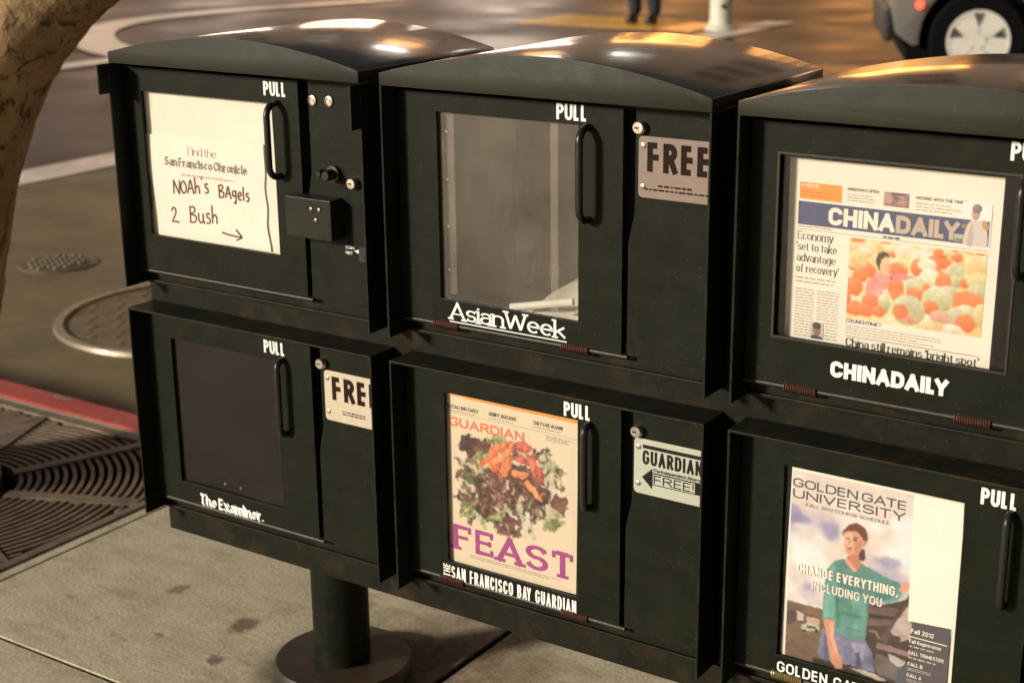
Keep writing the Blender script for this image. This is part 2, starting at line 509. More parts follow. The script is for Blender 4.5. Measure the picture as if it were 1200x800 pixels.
def text(s, x0, x1, zb, cap, y, t=.16, style='sans', gap=None, word=.32, rot=False, mb=None, wobble=0.0, drift=0.0, seed=1):
    """letters from x0 to x1 on baseline zb, cap height cap, printed on the plane y facing -Y"""
    mb = mb or MB()
    r = random.Random(seed)
    gap = t * .55 if gap is None else gap
    chars = list(s)
    fixed = sum((word if c == ' ' else t) for c in chars) + gap * sum(1 for c in chars[:-1] if c != ' ')
    kern = {('L', 'Y'): .17, ('A', 'Y'): .12, ('A', 'T'): .10, ('T', 'A'): .06, ('F', 'A'): .04}
    fixed -= sum(kern.get(p_, 0) for p_ in zip(chars, chars[1:])) if style == 'sans' else 0
    var = sum(GL[c][0] for c in chars if c != ' ')
    wf = max(.02, ((x1 - x0) / cap - fixed) / max(var, .01))
    contrast = {'sans': 1.0, 'serif': .38, 'slab': .62, 'wide': .45}.get(style, 1.0)
    nib = math.radians(42)
    def wfun(a):
        if style == 'black': return t * 1.25 * max(.17, abs(math.sin(a - nib)))
        return t * (contrast + (1 - contrast) * abs(math.sin(a)))
    step = 48 if style == 'black' else 14
    x = 0.0
    for ci, ch in enumerate(chars):
        if ch == ' ':
            x += word; continue
        if ci and style == 'sans': x -= kern.get((chars[ci - 1], ch), 0)
        w, strokes = GL[ch]
        layer = [0]
        dz = r.uniform(-1, 1) * wobble + drift * x
        sh = r.uniform(-.5, .5) * wobble
        def put(p, l, x=x, dz=dz, sh=sh):
            px = x + t / 2 + p[0] * wf + sh * p[1]
            py = t / 2 + p[1] * (1 - t) + dz
            yy = y - l * 1.2e-5
            if rot: return (x0 - py * cap, yy, zb + px * cap)
            return (x0 + px * cap, yy, zb + py * cap)
        # strokes are widened in letter space after scaling, so squash is undone here
        for st in strokes:
            pts = [(p[0] * wf, p[1] * (1 - t)) for p in expand(st, step)]
            def put2(p, l, x=x, dz=dz, sh=sh):
                px = x + t / 2 + p[0] + sh * p[1]
                py = t / 2 + p[1] + dz
                yy = y - l * 1.2e-5
                if rot: return (x0 - py * cap, yy, zb + px * cap)
                return (x0 + px * cap, yy, zb + py * cap)
            if len(pts) > 2 and style == 'sans' or style == 'hand': pass
            # butt ends are carried half a stroke outwards when they lie on the base or cap line
            ends = []
            for e, nb in ((0, 1), (-1, -2)):
                p, q = Vector(pts[e]), Vector(pts[nb])
                dv = (p - q)
                if dv.length > 1e-6:
                    dv.normalize()
                    if abs(dv.y) > .75: ends.append((e, p, dv))
                    if style in ('sans', 'slab', 'serif', 'wide') and abs(dv.y) > .6 and not (len(strokes) > 2 and ch in 'WMV') and any(abs(p.y / (1 - t) - k_) < .025 for k_ in (0, 1, X, -.28)):
                        pts[e] = tuple(p + dv * t / 2)
                    elif abs(dv.y) <= .6 and style == 'sans' and len(pts) == 2: pts[e] = tuple(p + dv * t * .45)
                    elif style == 'hand': pts[e] = tuple(p + dv * t * .3)
            ribbon(mb, pts, wfun, put2, layer)
            if style == 'black' and ch not in ".,'":
                for e, p, dv in ends:
                    for k_ in (-1,):
                        q_ = Vector((math.cos(-nib), math.sin(-nib))) * t * .95
                        ribbon(mb, [tuple(p - q_), tuple(p + q_)], lambda a: t * .55, put2, layer)
            if style in ('serif', 'slab', 'wide'):
                th = {'serif': .055, 'slab': .125, 'wide': .095}[style]
                half = {'serif': t * .5 + .06, 'slab': t * .5 + .13, 'wide': t * .5 + .115}[style]
                for e, p, dv in ends:
                    yn = p.y / (1 - t)
                    if any(abs(yn - k) < .04 for k in (0, 1, X, -.28)) and ch not in 'sSCcGe.,!\'' and not (ch in 'AWVM' and (yn > .9) == (ch in 'AM')):
                        if yn < .3 or yn > .6:
                            zz = p.y + (t / 2 - th / 2) * (1 if dv.y > 0 else -1)
                            lo = -half if not (ch in 'bdhklinmpru' and dv.y > 0) else -half
                            hi = half if not (ch in 'bdhklinmpru' and dv.y > 0) else t * .2
                            ribbon(mb, [(p.x + lo, zz), (p.x + hi, zz)], lambda a: th, put2, layer)
                if style in ('slab', 'serif') and ch in 'EFTL':
                    arms = {'E': [(.44, 1, -1), (.44, 0, 1)], 'F': [(.44, 1, -1)], 'T': [(0, 1, -1), (.52, 1, -1)], 'L': [(.38, 0, 1)]}[ch]
                    for ax, ay, sg in arms:
                        if st is strokes[0]:
                            px = ax * wf; py = ay * (1 - t)
                            ribbon(mb, [(px, py - sg * t * contrast / 2), (px, py + sg * (.19 if style == 'slab' else .16))], lambda a: th, put2, layer)
                if style == 'slab' and ch == 'E' and st is strokes[1]:
                    ribbon(mb, [(.38 * wf, .52 * (1 - t) - .10), (.38 * wf, .52 * (1 - t) + .10)], lambda a: th, put2, layer)
        x += w * wf + t + gap
    return mb

def lettering(s, x0, x1, zb, cap, y, mat, parent, name='lettering', **k):
    return text(s, x0, x1, zb + G, cap, y, **k).build(name, mat, parent, fix=False)

def tiny_lines(x0, x1, z0, z1, rows, y, seed, fill=.55, ragged=.15):
    """columns of type too small to read: broken bars, one per word"""
    r = random.Random(seed)
    mb = MB()
    p = (z1 - z0) / rows
    for k in range(rows):
        z = z1 - (k + .5) * p + G
        x, end = x0, x1 - (x1 - x0) * (r.random() * ragged)
        while x < end - 1e-4:
            w = min(r.uniform(.003, .010), end - x)
            h = p * fill * r.uniform(.75, 1.0) / 2
            mb.sheet([(x, z - h), (x + w, z - h), (x + w, z + h), (x, z + h)], y)
            x += w + p * .4
    return mb

# ------------------------------------------------------------------ printed pictures: colours carried by a fine grid of points
WHITE = np.array(lin((253, 240, 214)))
def P(r, g, b):
    return np.clip(np.array(lin((r, g, b))) / WHITE * .80, 0, .88)

def vnoise(shape, cell, seed, octaves=4):
    r = np.random.RandomState(seed)
    out = np.zeros(shape); amp = 1.0; tot = 0
    for o in range(octaves):
        c = max(1.5, cell / 2 ** o)
        gy, gx = int(shape[0] / c) + 3, int(shape[1] / c) + 3
        g = r.rand(gy, gx)
        yy, xx = np.arange(shape[0]) / c, np.arange(shape[1]) / c
        y0, x0 = yy.astype(int), xx.astype(int)
        fy, fx = (yy - y0)[:, None], (xx - x0)[None, :]
        fy, fx = fy * fy * (3 - 2 * fy), fx * fx * (3 - 2 * fx)
        a = g[np.ix_(y0, x0)] * (1 - fx) + g[np.ix_(y0, x0 + 1)] * fx
        b = g[np.ix_(y0 + 1, x0)] * (1 - fx) + g[np.ix_(y0 + 1, x0 + 1)] * fx
        out += (a * (1 - fy) + b * fy) * amp
        tot += amp; amp *= .5
    return out / tot

class Print:
    def __init__(s, x0, x1, z0, z1, nx, nz, col):
        s.b = (x0, x1, z0, z1)
        s.X, s.Z = np.meshgrid(np.linspace(x0, x1, nx), np.linspace(z1, z0, nz))
        s.img = np.ones((nz, nx, 3)) * np.array(col)
        s.cell = (x1 - x0) / nx
        s.shape = (nz, nx)
    def paint(s, m, col):
        m = np.clip(m, 0, 1)[..., None]
        s.img = s.img * (1 - m) + np.array(col) * m
    def mask(s, poly):
        x, z = s.X, s.Z
        ins = np.zeros(s.shape, bool)
        n = len(poly)
        for k in range(n):
            xa, za = poly[k]; xb, zb = poly[(k + 1) % n]
            if za == zb: continue
            c = ((za > z) != (zb > z)) & (x < (xb - xa) * (z - za) / (zb - za) + xa)
            ins ^= c
        m = ins.astype(float)
        mm = m.copy()
        mm[1:] += m[:-1]; mm[:-1] += m[1:]; mm[:, 1:] += m[:, :-1]; mm[:, :-1] += m[:, 1:]
        return np.clip((mm / 5 - .3) / .5, 0, 1)
    def poly(s, pts, col, alpha=1.0, tex=None):
        m = s.mask(pts) * alpha
        s.paint(m if tex is None else m * tex, col)
    def ell(s, cx, cz, rx, rz, rot, dark, light, soft=1.5, alpha=1.0, lx=-.4, lz=.5):
        c, q = math.cos(rot), math.sin(rot)
        dx, dz = s.X - cx, s.Z - cz
        u, v = (dx * c + dz * q) / rx, (-dx * q + dz * c) / rz
        d = np.sqrt(u * u + v * v)
        m = np.clip((1 - d) * min(rx, rz) / (s.cell * soft) + .5, 0, 1) * alpha
        k = np.clip(.5 + .5 * (lx * dx / rx + lz * dz / rz) * 1.1, 0, 1)[..., None]
        col = np.array(dark) * (1 - k) + np.array(light) * k
        m = m[..., None]
        s.img = s.img * (1 - m) + col * m
    def warp(s, cell, amp, seed):
        """frilly outlines: shift every point by smooth noise"""
        nz, nx = s.shape
        dx = (vnoise(s.shape, cell, seed) - .5) * 2 * amp
        dz = (vnoise(s.shape, cell, seed + 1) - .5) * 2 * amp
        zz, xx = np.mgrid[0:nz, 0:nx]
        x, z = np.clip(xx + dx, 0, nx - 1.001), np.clip(zz + dz, 0, nz - 1.001)
        x0, z0 = x.astype(int), z.astype(int)
        fx, fz = (x - x0)[..., None], (z - z0)[..., None]
        x1, z1 = np.minimum(x0 + 1, nx - 1), np.minimum(z0 + 1, nz - 1)
        i = s.img
        s.img = (i[z0, x0] * (1 - fx) + i[z0, x1] * fx) * (1 - fz) + (i[z1, x0] * (1 - fx) + i[z1, x1] * fx) * fz
    def grain(s, poly, cell, amp, seed, stretch=(1, 1)):
        """printed cloth folds, rough ground and so on inside an outline"""
        m = s.mask(poly)[..., None] if poly else 1.0
        n = vnoise((int(s.shape[0] / stretch[1]) + 2, int(s.shape[1] / stretch[0]) + 2), cell, seed)
        zi = np.clip((np.arange(s.shape[0]) / stretch[1]), 0, n.shape[0] - 1.001)
        xi = np.clip((np.arange(s.shape[1]) / stretch[0]), 0, n.shape[1] - 1.001)
        a, b_ = zi.astype(int), xi.astype(int)
        fz, fx = (zi - a)[:, None], (xi - b_)[None, :]
        n = (n[np.ix_(a, b_)] * (1 - fx) + n[np.ix_(a, b_ + 1)] * fx) * (1 - fz) + (n[np.ix_(a + 1, b_)] * (1 - fx) + n[np.ix_(a + 1, b_ + 1)] * fx) * fz
        k = 1 + (n[..., None] - .5) * 2 * amp
        s.img = np.clip(s.img * (1 - m) + s.img * k * m, 0, .88)
    def soften(s, n=1):
        for _ in range(n):
            p = np.pad(s.img, ((1, 1), (1, 1), (0, 0)), 'edge')
            s.img = (p[1:-1, 1:-1] * 2 + p[:-2, 1:-1] + p[2:, 1:-1] + p[1:-1, :-2] + p[1:-1, 2:]) / 6
    def build(s, name, y, parent, mat):
        nz, nx = s.shape
        off = ROOT[parent.name]
        v = np.stack([s.X - off.x, np.full(s.shape, y - off.y), s.Z + G - off.z], -1).reshape(-1, 3)
        i = np.arange(nz * nx).reshape(nz, nx)
        f = np.stack([i[1:, :-1], i[1:, 1:], i[:-1, 1:], i[:-1, :-1]], -1).reshape(-1, 4)
        me = bpy.data.meshes.new(name)
        me.vertices.add(len(v)); me.vertices.foreach_set('co', v.ravel())
        me.loops.add(f.size); me.loops.foreach_set('vertex_index', f.ravel().astype(np.int32))
        me.polygons.add(len(f)); me.polygons.foreach_set('loop_start', (np.arange(len(f)) * 4).astype(np.int32))
        me.update(calc_edges=True)
        at = me.color_attributes.new('print', 'FLOAT_COLOR', 'POINT')
        at.data.foreach_set('color', np.concatenate([s.img, np.ones((nz, nx, 1))], -1).ravel().astype(np.float32))
        me.materials.append(mat)
        o = bpy.data.objects.new(name, me)
        C.objects.link(o)
        o.parent = parent
        ROOT[o.name] = off
        return o
def print_mat():
    b = NB('colour_print')
    a = b.N.new("ShaderNodeAttribute")
    a.attribute_name = 'print'
    b.set('Base Color', a.outputs['Color'])
    b.set('Roughness', .55)
    b.set('Specular IOR Level', .3)
    b.bump(b.noise(7, 3), .2, .004)
    return b.m
M['print'] = print_mat()

# ------------------------------------------------------------------ the setting
def pavement_mat():
    b = NB('worn_concrete_pavement')
    w = b.warped(9, .10)
    big = b.noise(1.6, 6, .62)
    mid = b.noise(9, 8, .7)
    fine = b.noise(140, 4, .7)
    c = b.mix(b.ramp(big, .3, .7), (.74, .665, .485), (.58, .51, .36))
    c = b.mix(b.ramp(mid, .42, .72, 0, .7), c, (.46, .385, .255))
    sw = b.noise(5, 8, .72, b.scaled((1.2, 4.5, 1)), .6)
    c = b.mix(b.ramp(sw, .50, .68, 0, .65), c, (.33, .265, .18))
    c = b.mix(b.ramp(b.noise(2.2, 6, .7), .56, .74, 0, .6), c, (.41, .315, .20))
    c = b.mix(b.ramp(b.noise(3.3, 7, .75), .52, .68, 0, .55), c, (.78, .70, .52))
    c = b.mix(b.ramp(fine, .42, .75, 0, .6), c, (.21, .17, .12))
    c = b.mix(b.ramp(b.voro(9, w), .07, .11, .35, 0), c, (.16, .12, .075))
    c = b.mix(b.ramp(b.noise(17, 6, .8, b.scaled((1, 2.4, 1))), .60, .70, 0, .55), c, (.26, .195, .11))
    c = b.mix(b.ramp(b.voro(31, b.warped(30, .02)), .07, .13, .35, 0), c, (.10, .075, .05))
    # gum and drink stains lying on the slabs
    wp = b.warped(26, .045)
    for px, py, r, k in ((-.496, .171, .034, .75), (-.45, .055, .020, .7), (-.705, .214, .024, .55), (-.60, .06, .013, .5), (-.36, .36, .02, .4)):
        c = b.mix(b.ramp(b.dist_to((px, py, 0), wp), r * .55, r, k, 0), c, (.10, .065, .042))
    # rust washed off the foot of the rack
    wr = b.warped(7, .16)
    c = b.mix(b.math('MULTIPLY', b.ramp(b.dist_to((-.12, .20, 0), wr), .12, .30, .85, 0), b.ramp(mid, .3, .6, .4, 1)), c, (.14, .065, .024))
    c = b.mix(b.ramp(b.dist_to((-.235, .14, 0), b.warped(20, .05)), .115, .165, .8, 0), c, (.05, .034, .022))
    sx = b.N.new('ShaderNodeSeparateXYZ'); b.L.new(b.tc.outputs['Object'], sx.inputs[0])
    c = b.mix(b.ramp(sx.outputs[2], -.006, -.002, .92, 0), c, (.030, .022, .014))
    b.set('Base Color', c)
    b.set('Roughness', b.ramp(mid, .3, .7, .62, .85))
    b.set('Specular IOR Level', .35)
    b.bump(b.math('ADD', fine, b.math('MULTIPLY', mid, 1.5)), .35, .003)
    return b.m
M['pavement'] = pavement_mat()

def pavement():
    xj = [-14, -4.73, -3.80, -2.87, -1.94, -1.02, -.08, .85, 1.78, 2.71, 14]
    hx = [0, .005, .005, .005, .004, .004, .0075, .007, .006, .006, 0]
    yj = [-12, -2.90, -1.97, -1.035, -.095, .775]
    hy = [0, .005, .005, .005, .0048, 0]
    gx0, gx1, gy0, gy1 = -1.985, -1.052, -.185, .757
    bm = bmesh.new()
    xs = sorted(set([a for k, a in enumerate(xj) if k in (0, len(xj) - 1)] + [v for k in range(1, len(xj) - 1) for v in (xj[k] - hx[k], xj[k] + hx[k])] + [gx0, gx1]))
    ys = sorted(set([yj[0], yj[-1]] + [v for k in range(1, len(yj) - 1) for v in (yj[k] - hy[k], yj[k] + hy[k])] + [gy0, gy1]))
    def joint(v, js, hs):
        return any(abs(v - j) < h * .999 for j, h in zip(js[1:-1], hs[1:-1]))
    cache = {}
    def V(x, y, z):
        k = (round(x, 5), round(y, 5), z)
        if k not in cache: cache[k] = bm.verts.new((x, y, z))
        return cache[k]
    low = {}
    nx, ny = len(xs) - 1, len(ys) - 1
    for i in range(nx):
        for j in range(ny):
            cx, cy = (xs[i] + xs[i + 1]) / 2, (ys[j] + ys[j + 1]) / 2
            if gx0 < cx < gx1 and gy0 < cy < gy1: low[i, j] = None; continue
            low[i, j] = -.022 if joint(cx, xj, hx) or joint(cy, yj, hy) else 0.0
    for (i, j), z in low.items():
        if z is None: continue
        bm.faces.new([V(xs[i], ys[j], z), V(xs[i + 1], ys[j], z), V(xs[i + 1], ys[j + 1], z), V(xs[i], ys[j + 1], z)])
        for di, dj, e in ((1, 0, ((i + 1, j), (i + 1, j + 1))), (0, 1, ((i, j + 1), (i + 1, j + 1)))):
            n = low.get((i + di, j + dj))
            if n is not None and n != z:
                (a, b_), (c, d) = e
                bm.faces.new([V(xs[a], ys[b_], z), V(xs[c], ys[d], z), V(xs[c], ys[d], n), V(xs[a], ys[b_], n)])
    bmesh.ops.recalc_face_normals(bm, faces=bm.faces)
    me = bpy.data.meshes.new('pavement')
    bm.to_mesh(me); bm.free()
    for p in me.polygons:
        pass
    me.materials.append(M['pavement'])
    o = bpy.data.objects.new('pavement', me)
    C.objects.link(o)
    return tag(o, kind='structure')
pavement()

soil = MB(); soil.box(-1.985, -1.052, -.185, .757, -.12, -.075)
M['soil'] = simple('dark_planting_soil', (.022, .017, .012), .95, 0, .4, 30, .5)
tag(soil.build('soil', M['soil']), kind='structure')

def kerb_mat():
    b = NB('worn_red_kerb_paint')
    n = b.noise(11, 8, .72)
    red = b.mix(b.ramp(b.noise(5, 5), .3, .7), (.52, .092, .072), (.42, .07, .056))
    red = b.mix(b.ramp(b.noise(60, 5, .7), .5, .8, 0, .5), red, (.16, .05, .04))
    c = b.mix(b.ramp(n, .60, .66), red, (.30, .24, .18))
    b.set('Base Color', c)
    b.set('Roughness', b.ramp(n, .3, .7, .5, .8))
    b.bump(n, .5, .006)
    return b.m
kb = MB()
kx = [-14 + .5 * k for k in range(57)]
prof = [(.779, -.20), (.779, -.004), (.786, .002), (.862, .002), (.874, -.010), (.880, -.20)]
vs = [(x, p[0] + (rnd.uniform(-.003, .003) if 0 < k < 5 else 0), p[1]) for x in kx for k, p in enumerate(prof)]
n6 = len(prof)
kb.add(vs, [(i * n6 + k, (i + 1) * n6 + k, (i + 1) * n6 + (k + 1) % n6, i * n6 + (k + 1) % n6) for i in range(len(kx) - 1) for k in range(n6)])
tag(kb.build('kerb', kerb_mat()), kind='structure')

ZR = -.13
def road_mat():
    b = NB('damp_asphalt')
    big = b.noise(.35, 5, .6)
    c = b.mix(b.ramp(big, .35, .7), (.032, .023, .019), (.046, .033, .028))
    c = b.mix(b.ramp(b.noise(2.4, 7, .7), .5, .75, 0, .6), c, (.030, .022, .019))
    c = b.mix(b.ramp(b.noise(120, 3, .7), .5, .8, 0, .5), c, (.10, .075, .06))
    b.set('Base Color', c)
    b.set('Roughness', b.ramp(b.noise(.9, 5, .6), .35, .65, .40, .60))
    b.set('Specular IOR Level', .42)
    b.bump(b.noise(90, 4, .7), .25, .004)
    return b.m
rd = MB(); rd.add([(-80, .88, ZR), (60, .88, ZR), (60, 80, ZR), (-80, 80, ZR)], [(0, 1, 2, 3)])
tag(rd.build('road', road_mat()), kind='structure')

def gutter_mat():
    b = NB('stained_concrete_gutter')
    mid = b.noise(3.2, 8, .7)
    c = b.mix(b.ramp(b.noise(.8, 6), .3, .7), (.24, .178, .088), (.19, .138, .066))
    c = b.mix(b.ramp(mid, .45, .72, 0, .7), c, (.105, .075, .040))
    c = b.mix(b.ramp(b.noise(90, 4, .7), .45, .8, 0, .5), c, (.19, .15, .10))
    b.set('Base Color', c)
    b.set('Roughness', b.ramp(mid, .3, .7, .5, .75))
    b.bump(b.noise(60, 5, .7), .35, .004)
    return b.m
gt = MB(); gt.add([(-4.70, .88, ZR + .004), (14, .88, ZR + .004), (14, 5.2, ZR + .004), (-4.70, 5.2, ZR + .004)], [(0, 1, 2, 3)])
tag(gt.build('gutter', gutter_mat()), kind='structure')

def paint_mat():
    b = NB('worn_white_road_paint')
    n = b.noise(5, 8, .72)
    c = b.mix(b.ramp(n, .36, .62), (.85, .76, .66), (.55, .46, .38))
    c = b.mix(b.ramp(b.noise(45, 5, .7), .55, .75, 0, .6), c, (.16, .12, .09))
    b.set('Base Color', c)
    b.set('Roughness', .42)
    return b.m
M['roadpaint'] = paint_mat()
def stripe(pts, half, z, name='road_marking'):
    mb = MB()
    P2 = [Vector(p) for p in pts]
    # smooth the centre line
    dense = []
    for k in range(len(P2) - 1):
        p0, p1, p2, p3 = P2[max(k - 1, 0)], P2[k], P2[k + 1], P2[min(k + 2, len(P2) - 1)]
        for q in range(10):
            t = q / 10
            dense.append(.5 * ((2 * p1) + (p2 - p0) * t + (2 * p0 - 5 * p1 + 4 * p2 - p3) * t * t + (3 * p1 - p0 - 3 * p2 + p3) * t ** 3))
    dense.append(P2[-1])
    vs = []
    for k, p in enumerate(dense):
        d = (dense[min(k + 1, len(dense) - 1)] - dense[max(k - 1, 0)]).normalized()
        h = half if not isinstance(half, (list, tuple)) else half[0] + (half[1] - half[0]) * k / len(dense)
        vs += [(p.x - d.y * h, p.y + d.x * h, z), (p.x + d.y * h, p.y - d.x * h, z)]
    mb.add(vs, [(2 * k, 2 * k + 1, 2 * k + 3, 2 * k + 2) for k in range(len(dense) - 1)])
    return tag(mb.build(name, M['roadpaint']), kind='structure')
stripe([(-4.855, .95), (-4.86, 4), (-4.87, 8), (-4.88, 12.2)], .15, ZR + .008)
stripe([(-8.25, .95), (-8.25, 4), (-8.28, 6.4), (-8.3, 8.0)], .13, ZR + .008)
stripe([(-8.35, 7.25), (-8.9, 7.45), (-9.6, 7.9), (-10.25, 8.55), (-10.62, 9.3), (-10.68, 10.1), (-10.5, 10.9), (-10.2, 11.8), (-9.7, 13.2)], (.22, .15), ZR + .012)

# far corner: kerb, pavement, tactile paving
M['farpave'] = simple('warm_far_pavement', (.16, .090, .040), .40, 0, .3, 3, .2)
fp = MB()
fp.prism([(-5.15, ZR + .004), (14, ZR + .004), (14, ZR + .10), (-5.15, ZR + .10)], 16.5, 23.6)
tag(fp.build('far_pavement', M['farpave'], bevel=.02), kind='structure')
M['tactile'] = simple('yellow_tactile_paving', (.50, .27, .045), .40, 0, .25, 5, .2)
M['ramp'] = simple('orange_patch_colour', (.62, .22, .05), .35, 0, .25, 5, .2)  # colour of the flat orange patch beside the yellow paving
tp = MB(); tp.box(-7.1, -5.62, 11.0, 11.9, ZR + .003, ZR + .012)
for i in range(14):
    for j in range(8):
        tp.lathe([(.030, 0), (.022, .008)], 'z', (-7.03 + i * .104, 11.06 + j * .11, ZR + .012), 8)
tag(tp.build('tactile_paving', M['tactile']), kind='structure')
rp = MB(); rp.box(-5.60, -5.22, 11.0, 11.75, ZR + .003, ZR + .010)  # flat orange patch beside the yellow paving
tag(rp.build('orange_patch', M['ramp']), kind='structure')

# ------------------------------------------------------------------ tree, grate, covers
M['grate'] = simple('worn_cast_iron_grate', (.19, .138, .098), .45, .2, .4, 25, .3)
gr = empty('tree_grate', (-1.5185, .286, -.02), 'brown cast iron tree grate of curved slots set in the pavement beside the red kerb', 'tree grate')
gb = MB()
gcx, gcy, H2 = -1.5185, .286, .440
gb_ang = [math.radians(22.5 + 45 * k) for k in range(8)]
for k in range(9, 34):
    r = .0195 * k
    nseg = max(40, int(r * 300))
    for q in range(nseg):
        a0, a1 = 2 * math.pi * q / nseg, 2 * math.pi * (q + 1) / nseg
        am = (a0 + a1) / 2
        if min(abs(math.sin((am - g) / 2)) * 2 * r for g in gb_ang) < .0155: continue
        pts = []
        ok = True
        for rr, aa in ((r - .0047, a0), (r + .0047, a0), (r + .0047, a1), (r - .0047, a1)):
            x, y = rr * math.cos(aa), rr * math.sin(aa)
            ok &= abs(x) < H2 and abs(y) < H2
            pts.append((gcx + x, gcy + y))
        if not ok: continue
        gb.add([(p[0], p[1], -.022) for p in pts] + [(p[0], p[1], .001) for p in pts], [(4, 5, 6, 7), (0, 1, 5, 4), (1, 2, 6, 5), (2, 3, 7, 6), (3, 0, 4, 7)])
gb.build('slotted_bars', M['grate'], gr)
rb = MB()
for g in gb_ang:
    c, s_ = math.cos(g), math.sin(g)
    R1 = min(H2 / max(abs(c), 1e-6), H2 / max(abs(s_), 1e-6)) - .004
    vs = []
    for rr, w in ((.165, .016), (R1, .016)):
        for sg in (-1, 1):
            for z in (-.022, .0035): vs.append((gcx + rr * c - sg * w * s_, gcy + rr * s_ + sg * w * c, z))
    rb.add(vs, [(0, 1, 3, 2), (4, 6, 7, 5), (1, 5, 7, 3), (0, 4, 5, 1), (2, 3, 7, 6), (0, 2, 6, 4)])
rb.build('ribs', M['grate'], gr)
fr = MB()
def flat_ring(mb, o, i, z0, z1):
    def rc(r): return [(r[0], r[2]), (r[1], r[2]), (r[1], r[3]), (r[0], r[3])]
    vs = []
    for z in (z1, z0): vs += [(p[0], p[1], z) for p in rc(o)] + [(p[0], p[1], z) for p in rc(i)]
    fs = []
    for k in range(4):
        l = (k + 1) % 4
        fs += [(k, l, 4 + l, 4 + k), (8 + l, 8 + k, 12 + k, 12 + l), (l, k, 8 + k, 8 + l), (4 + k, 4 + l, 12 + l, 12 + k)]
    mb.add(vs, fs)
flat_ring(fr, (gcx - .466, gcx + .4655, gcy - .470, gcy + .470), (gcx - .441, gcx + .441, gcy - .441, gcy + .441), -.03, .004)
fr.build('frame', M['grate'], gr, bevel=.002)

def bark_mat():
    b = NB('mottled_tan_bark')
    sc = b.scaled((1, 1, .45))
    n = b.noise(13, 8, .68, sc)
    c = b.mix(b.ramp(n, .32, .68), (.33, .20, .105), (.50, .335, .19))
    pt = b.noise(24, 6, .7, b.scaled((1, 1, .5)), 1.2)
    c = b.mix(b.ramp(pt, .54, .60, 0, .9), c, (.085, .050, .026))
    c = b.mix(b.ramp(b.noise(70, 5, .7, sc), .55, .7, 0, .6), c, (.14, .088, .045))
    c = b.mix(b.ramp(b.noise(4.0, 4), .5, .72, 0, .6), c, (.24, .18, .085))
    b.set('Base Color', c)
    b.set('Roughness', .85)
    b.set('Specular IOR Level', .2)
    vp = b.voro(26, b.warped(14, .05))
    c = b.mix(b.ramp(vp, .0, .30, .35, 0), c, (.13, .08, .04))
    b.set('Base Color', c)
    b.bump(b.math('ADD', b.math('ADD', n, vp), b.math('MULTIPLY', b.noise(55, 6, .7, sc), .8)), 1.0, .016)
    return b.m
tree = empty('street_tree', (-1.53, .30, 0), 'leaning mottled tan tree trunk rising from the iron grate left of the news rack', 'tree')
def limb(mb, pts, rads, seed, n=28, sub=12):
    r = random.Random(seed)
    P3 = [Vector(p) for p in pts]
    dense, dr = [], []
    for k in range(len(P3) - 1):
        p0, p1, p2, p3 = P3[max(k - 1, 0)], P3[k], P3[k + 1], P3[min(k + 2, len(P3) - 1)]
        for q in range(sub):
            t = q / sub
            dense.append(.5 * ((2 * p1) + (p2 - p0) * t + (2 * p0 - 5 * p1 + 4 * p2 - p3) * t * t + (3 * p1 - p0 - 3 * p2 + p3) * t ** 3))
            dr.append((rads[k] + (rads[k + 1] - rads[k]) * t) * (1 + r.uniform(-.015, .015)))
    dense.append(P3[-1]); dr.append(rads[-1])
    o = len(mb.v)
    mb.tube(dense, dr, n)
    for i in range(o, len(mb.v)):
        v = mb.v[i]
        k = math.sin(v[2] * 17 + v[0] * 9 + seed) * math.cos(v[0] * 23 - v[1] * 14 + v[2] * 6) * .006
        mb.v[i] = (v[0] + k, v[1] - k * .6, v[2] + k * .3)
tk = MB()
limb(tk, [(-1.60, .30, -.08), (-1.575, .30, .10), (-1.52, .30, .28), (-1.435, .30, .50), (-1.335, .30, .755), (-1.215, .31, .965), (-1.055, .32, 1.12), (-.90, .33, 1.215), (-.775, .34, 1.37), (-.70, .36, 1.6)],
     [.19, .15, .135, .128, .126, .128, .130, .122, .110, .097], 3)
limb(tk, [(-1.335, .34, .78), (-1.37, .35, .98), (-1.46, .36, 1.26), (-1.55, .40, 1.65), (-1.6, .42, 2.2)], [.075, .115, .118, .10, .07], 5)
limb(tk, [(-.72, .36, 1.54), (-.62, .42, 1.9), (-.55, .52, 2.4), (-.5, .7, 2.9)], [.097, .085, .06, .025], 6, 18)
limb(tk, [(-1.59, .42, 2.1), (-1.8, .3, 2.6), (-2.1, .1, 3.1)], [.075, .05, .02], 7, 14)
tk.build('trunk', bark_mat(), tree, smooth=True)
def leaf_mat():
    b = NB('dull_green_leaves')
    b.set('Base Color', b.mix(b.ramp(b.noise(3, 4), .3, .7), (.035, .05, .015), (.075, .085, .03)))
    b.set('Roughness', .6)
    return b.m
cr = MB()
for (cx, cy, cz, rr, n) in ((-.5, .75, 3.0, .55, 700), (-1.1, .5, 3.5, .7, 800), (-2.0, .2, 3.2, .6, 700), (-1.5, .9, 3.9, .6, 500)):
    for k in range(n):
        d = Vector((rnd.gauss(0, 1), rnd.gauss(0, 1), rnd.gauss(0, .8)))
        d = d.normalized() * rr * rnd.random() ** .45
        p = Vector((cx, cy, cz)) + d
        a = Vector((rnd.uniform(-1, 1), rnd.uniform(-1, 1), rnd.uniform(-.4, .4))).normalized() * .05
        b_ = a.cross(Vector((rnd.uniform(-1, 1), rnd.uniform(-1, 1), 1))).normalized() * .03
        cr.add([p - a, p + b_, p + a, p - b_ + Vector((0, 0, .008))], [(0, 1, 2, 3)])
cr.build('crown', leaf_mat(), tree, fix=False)

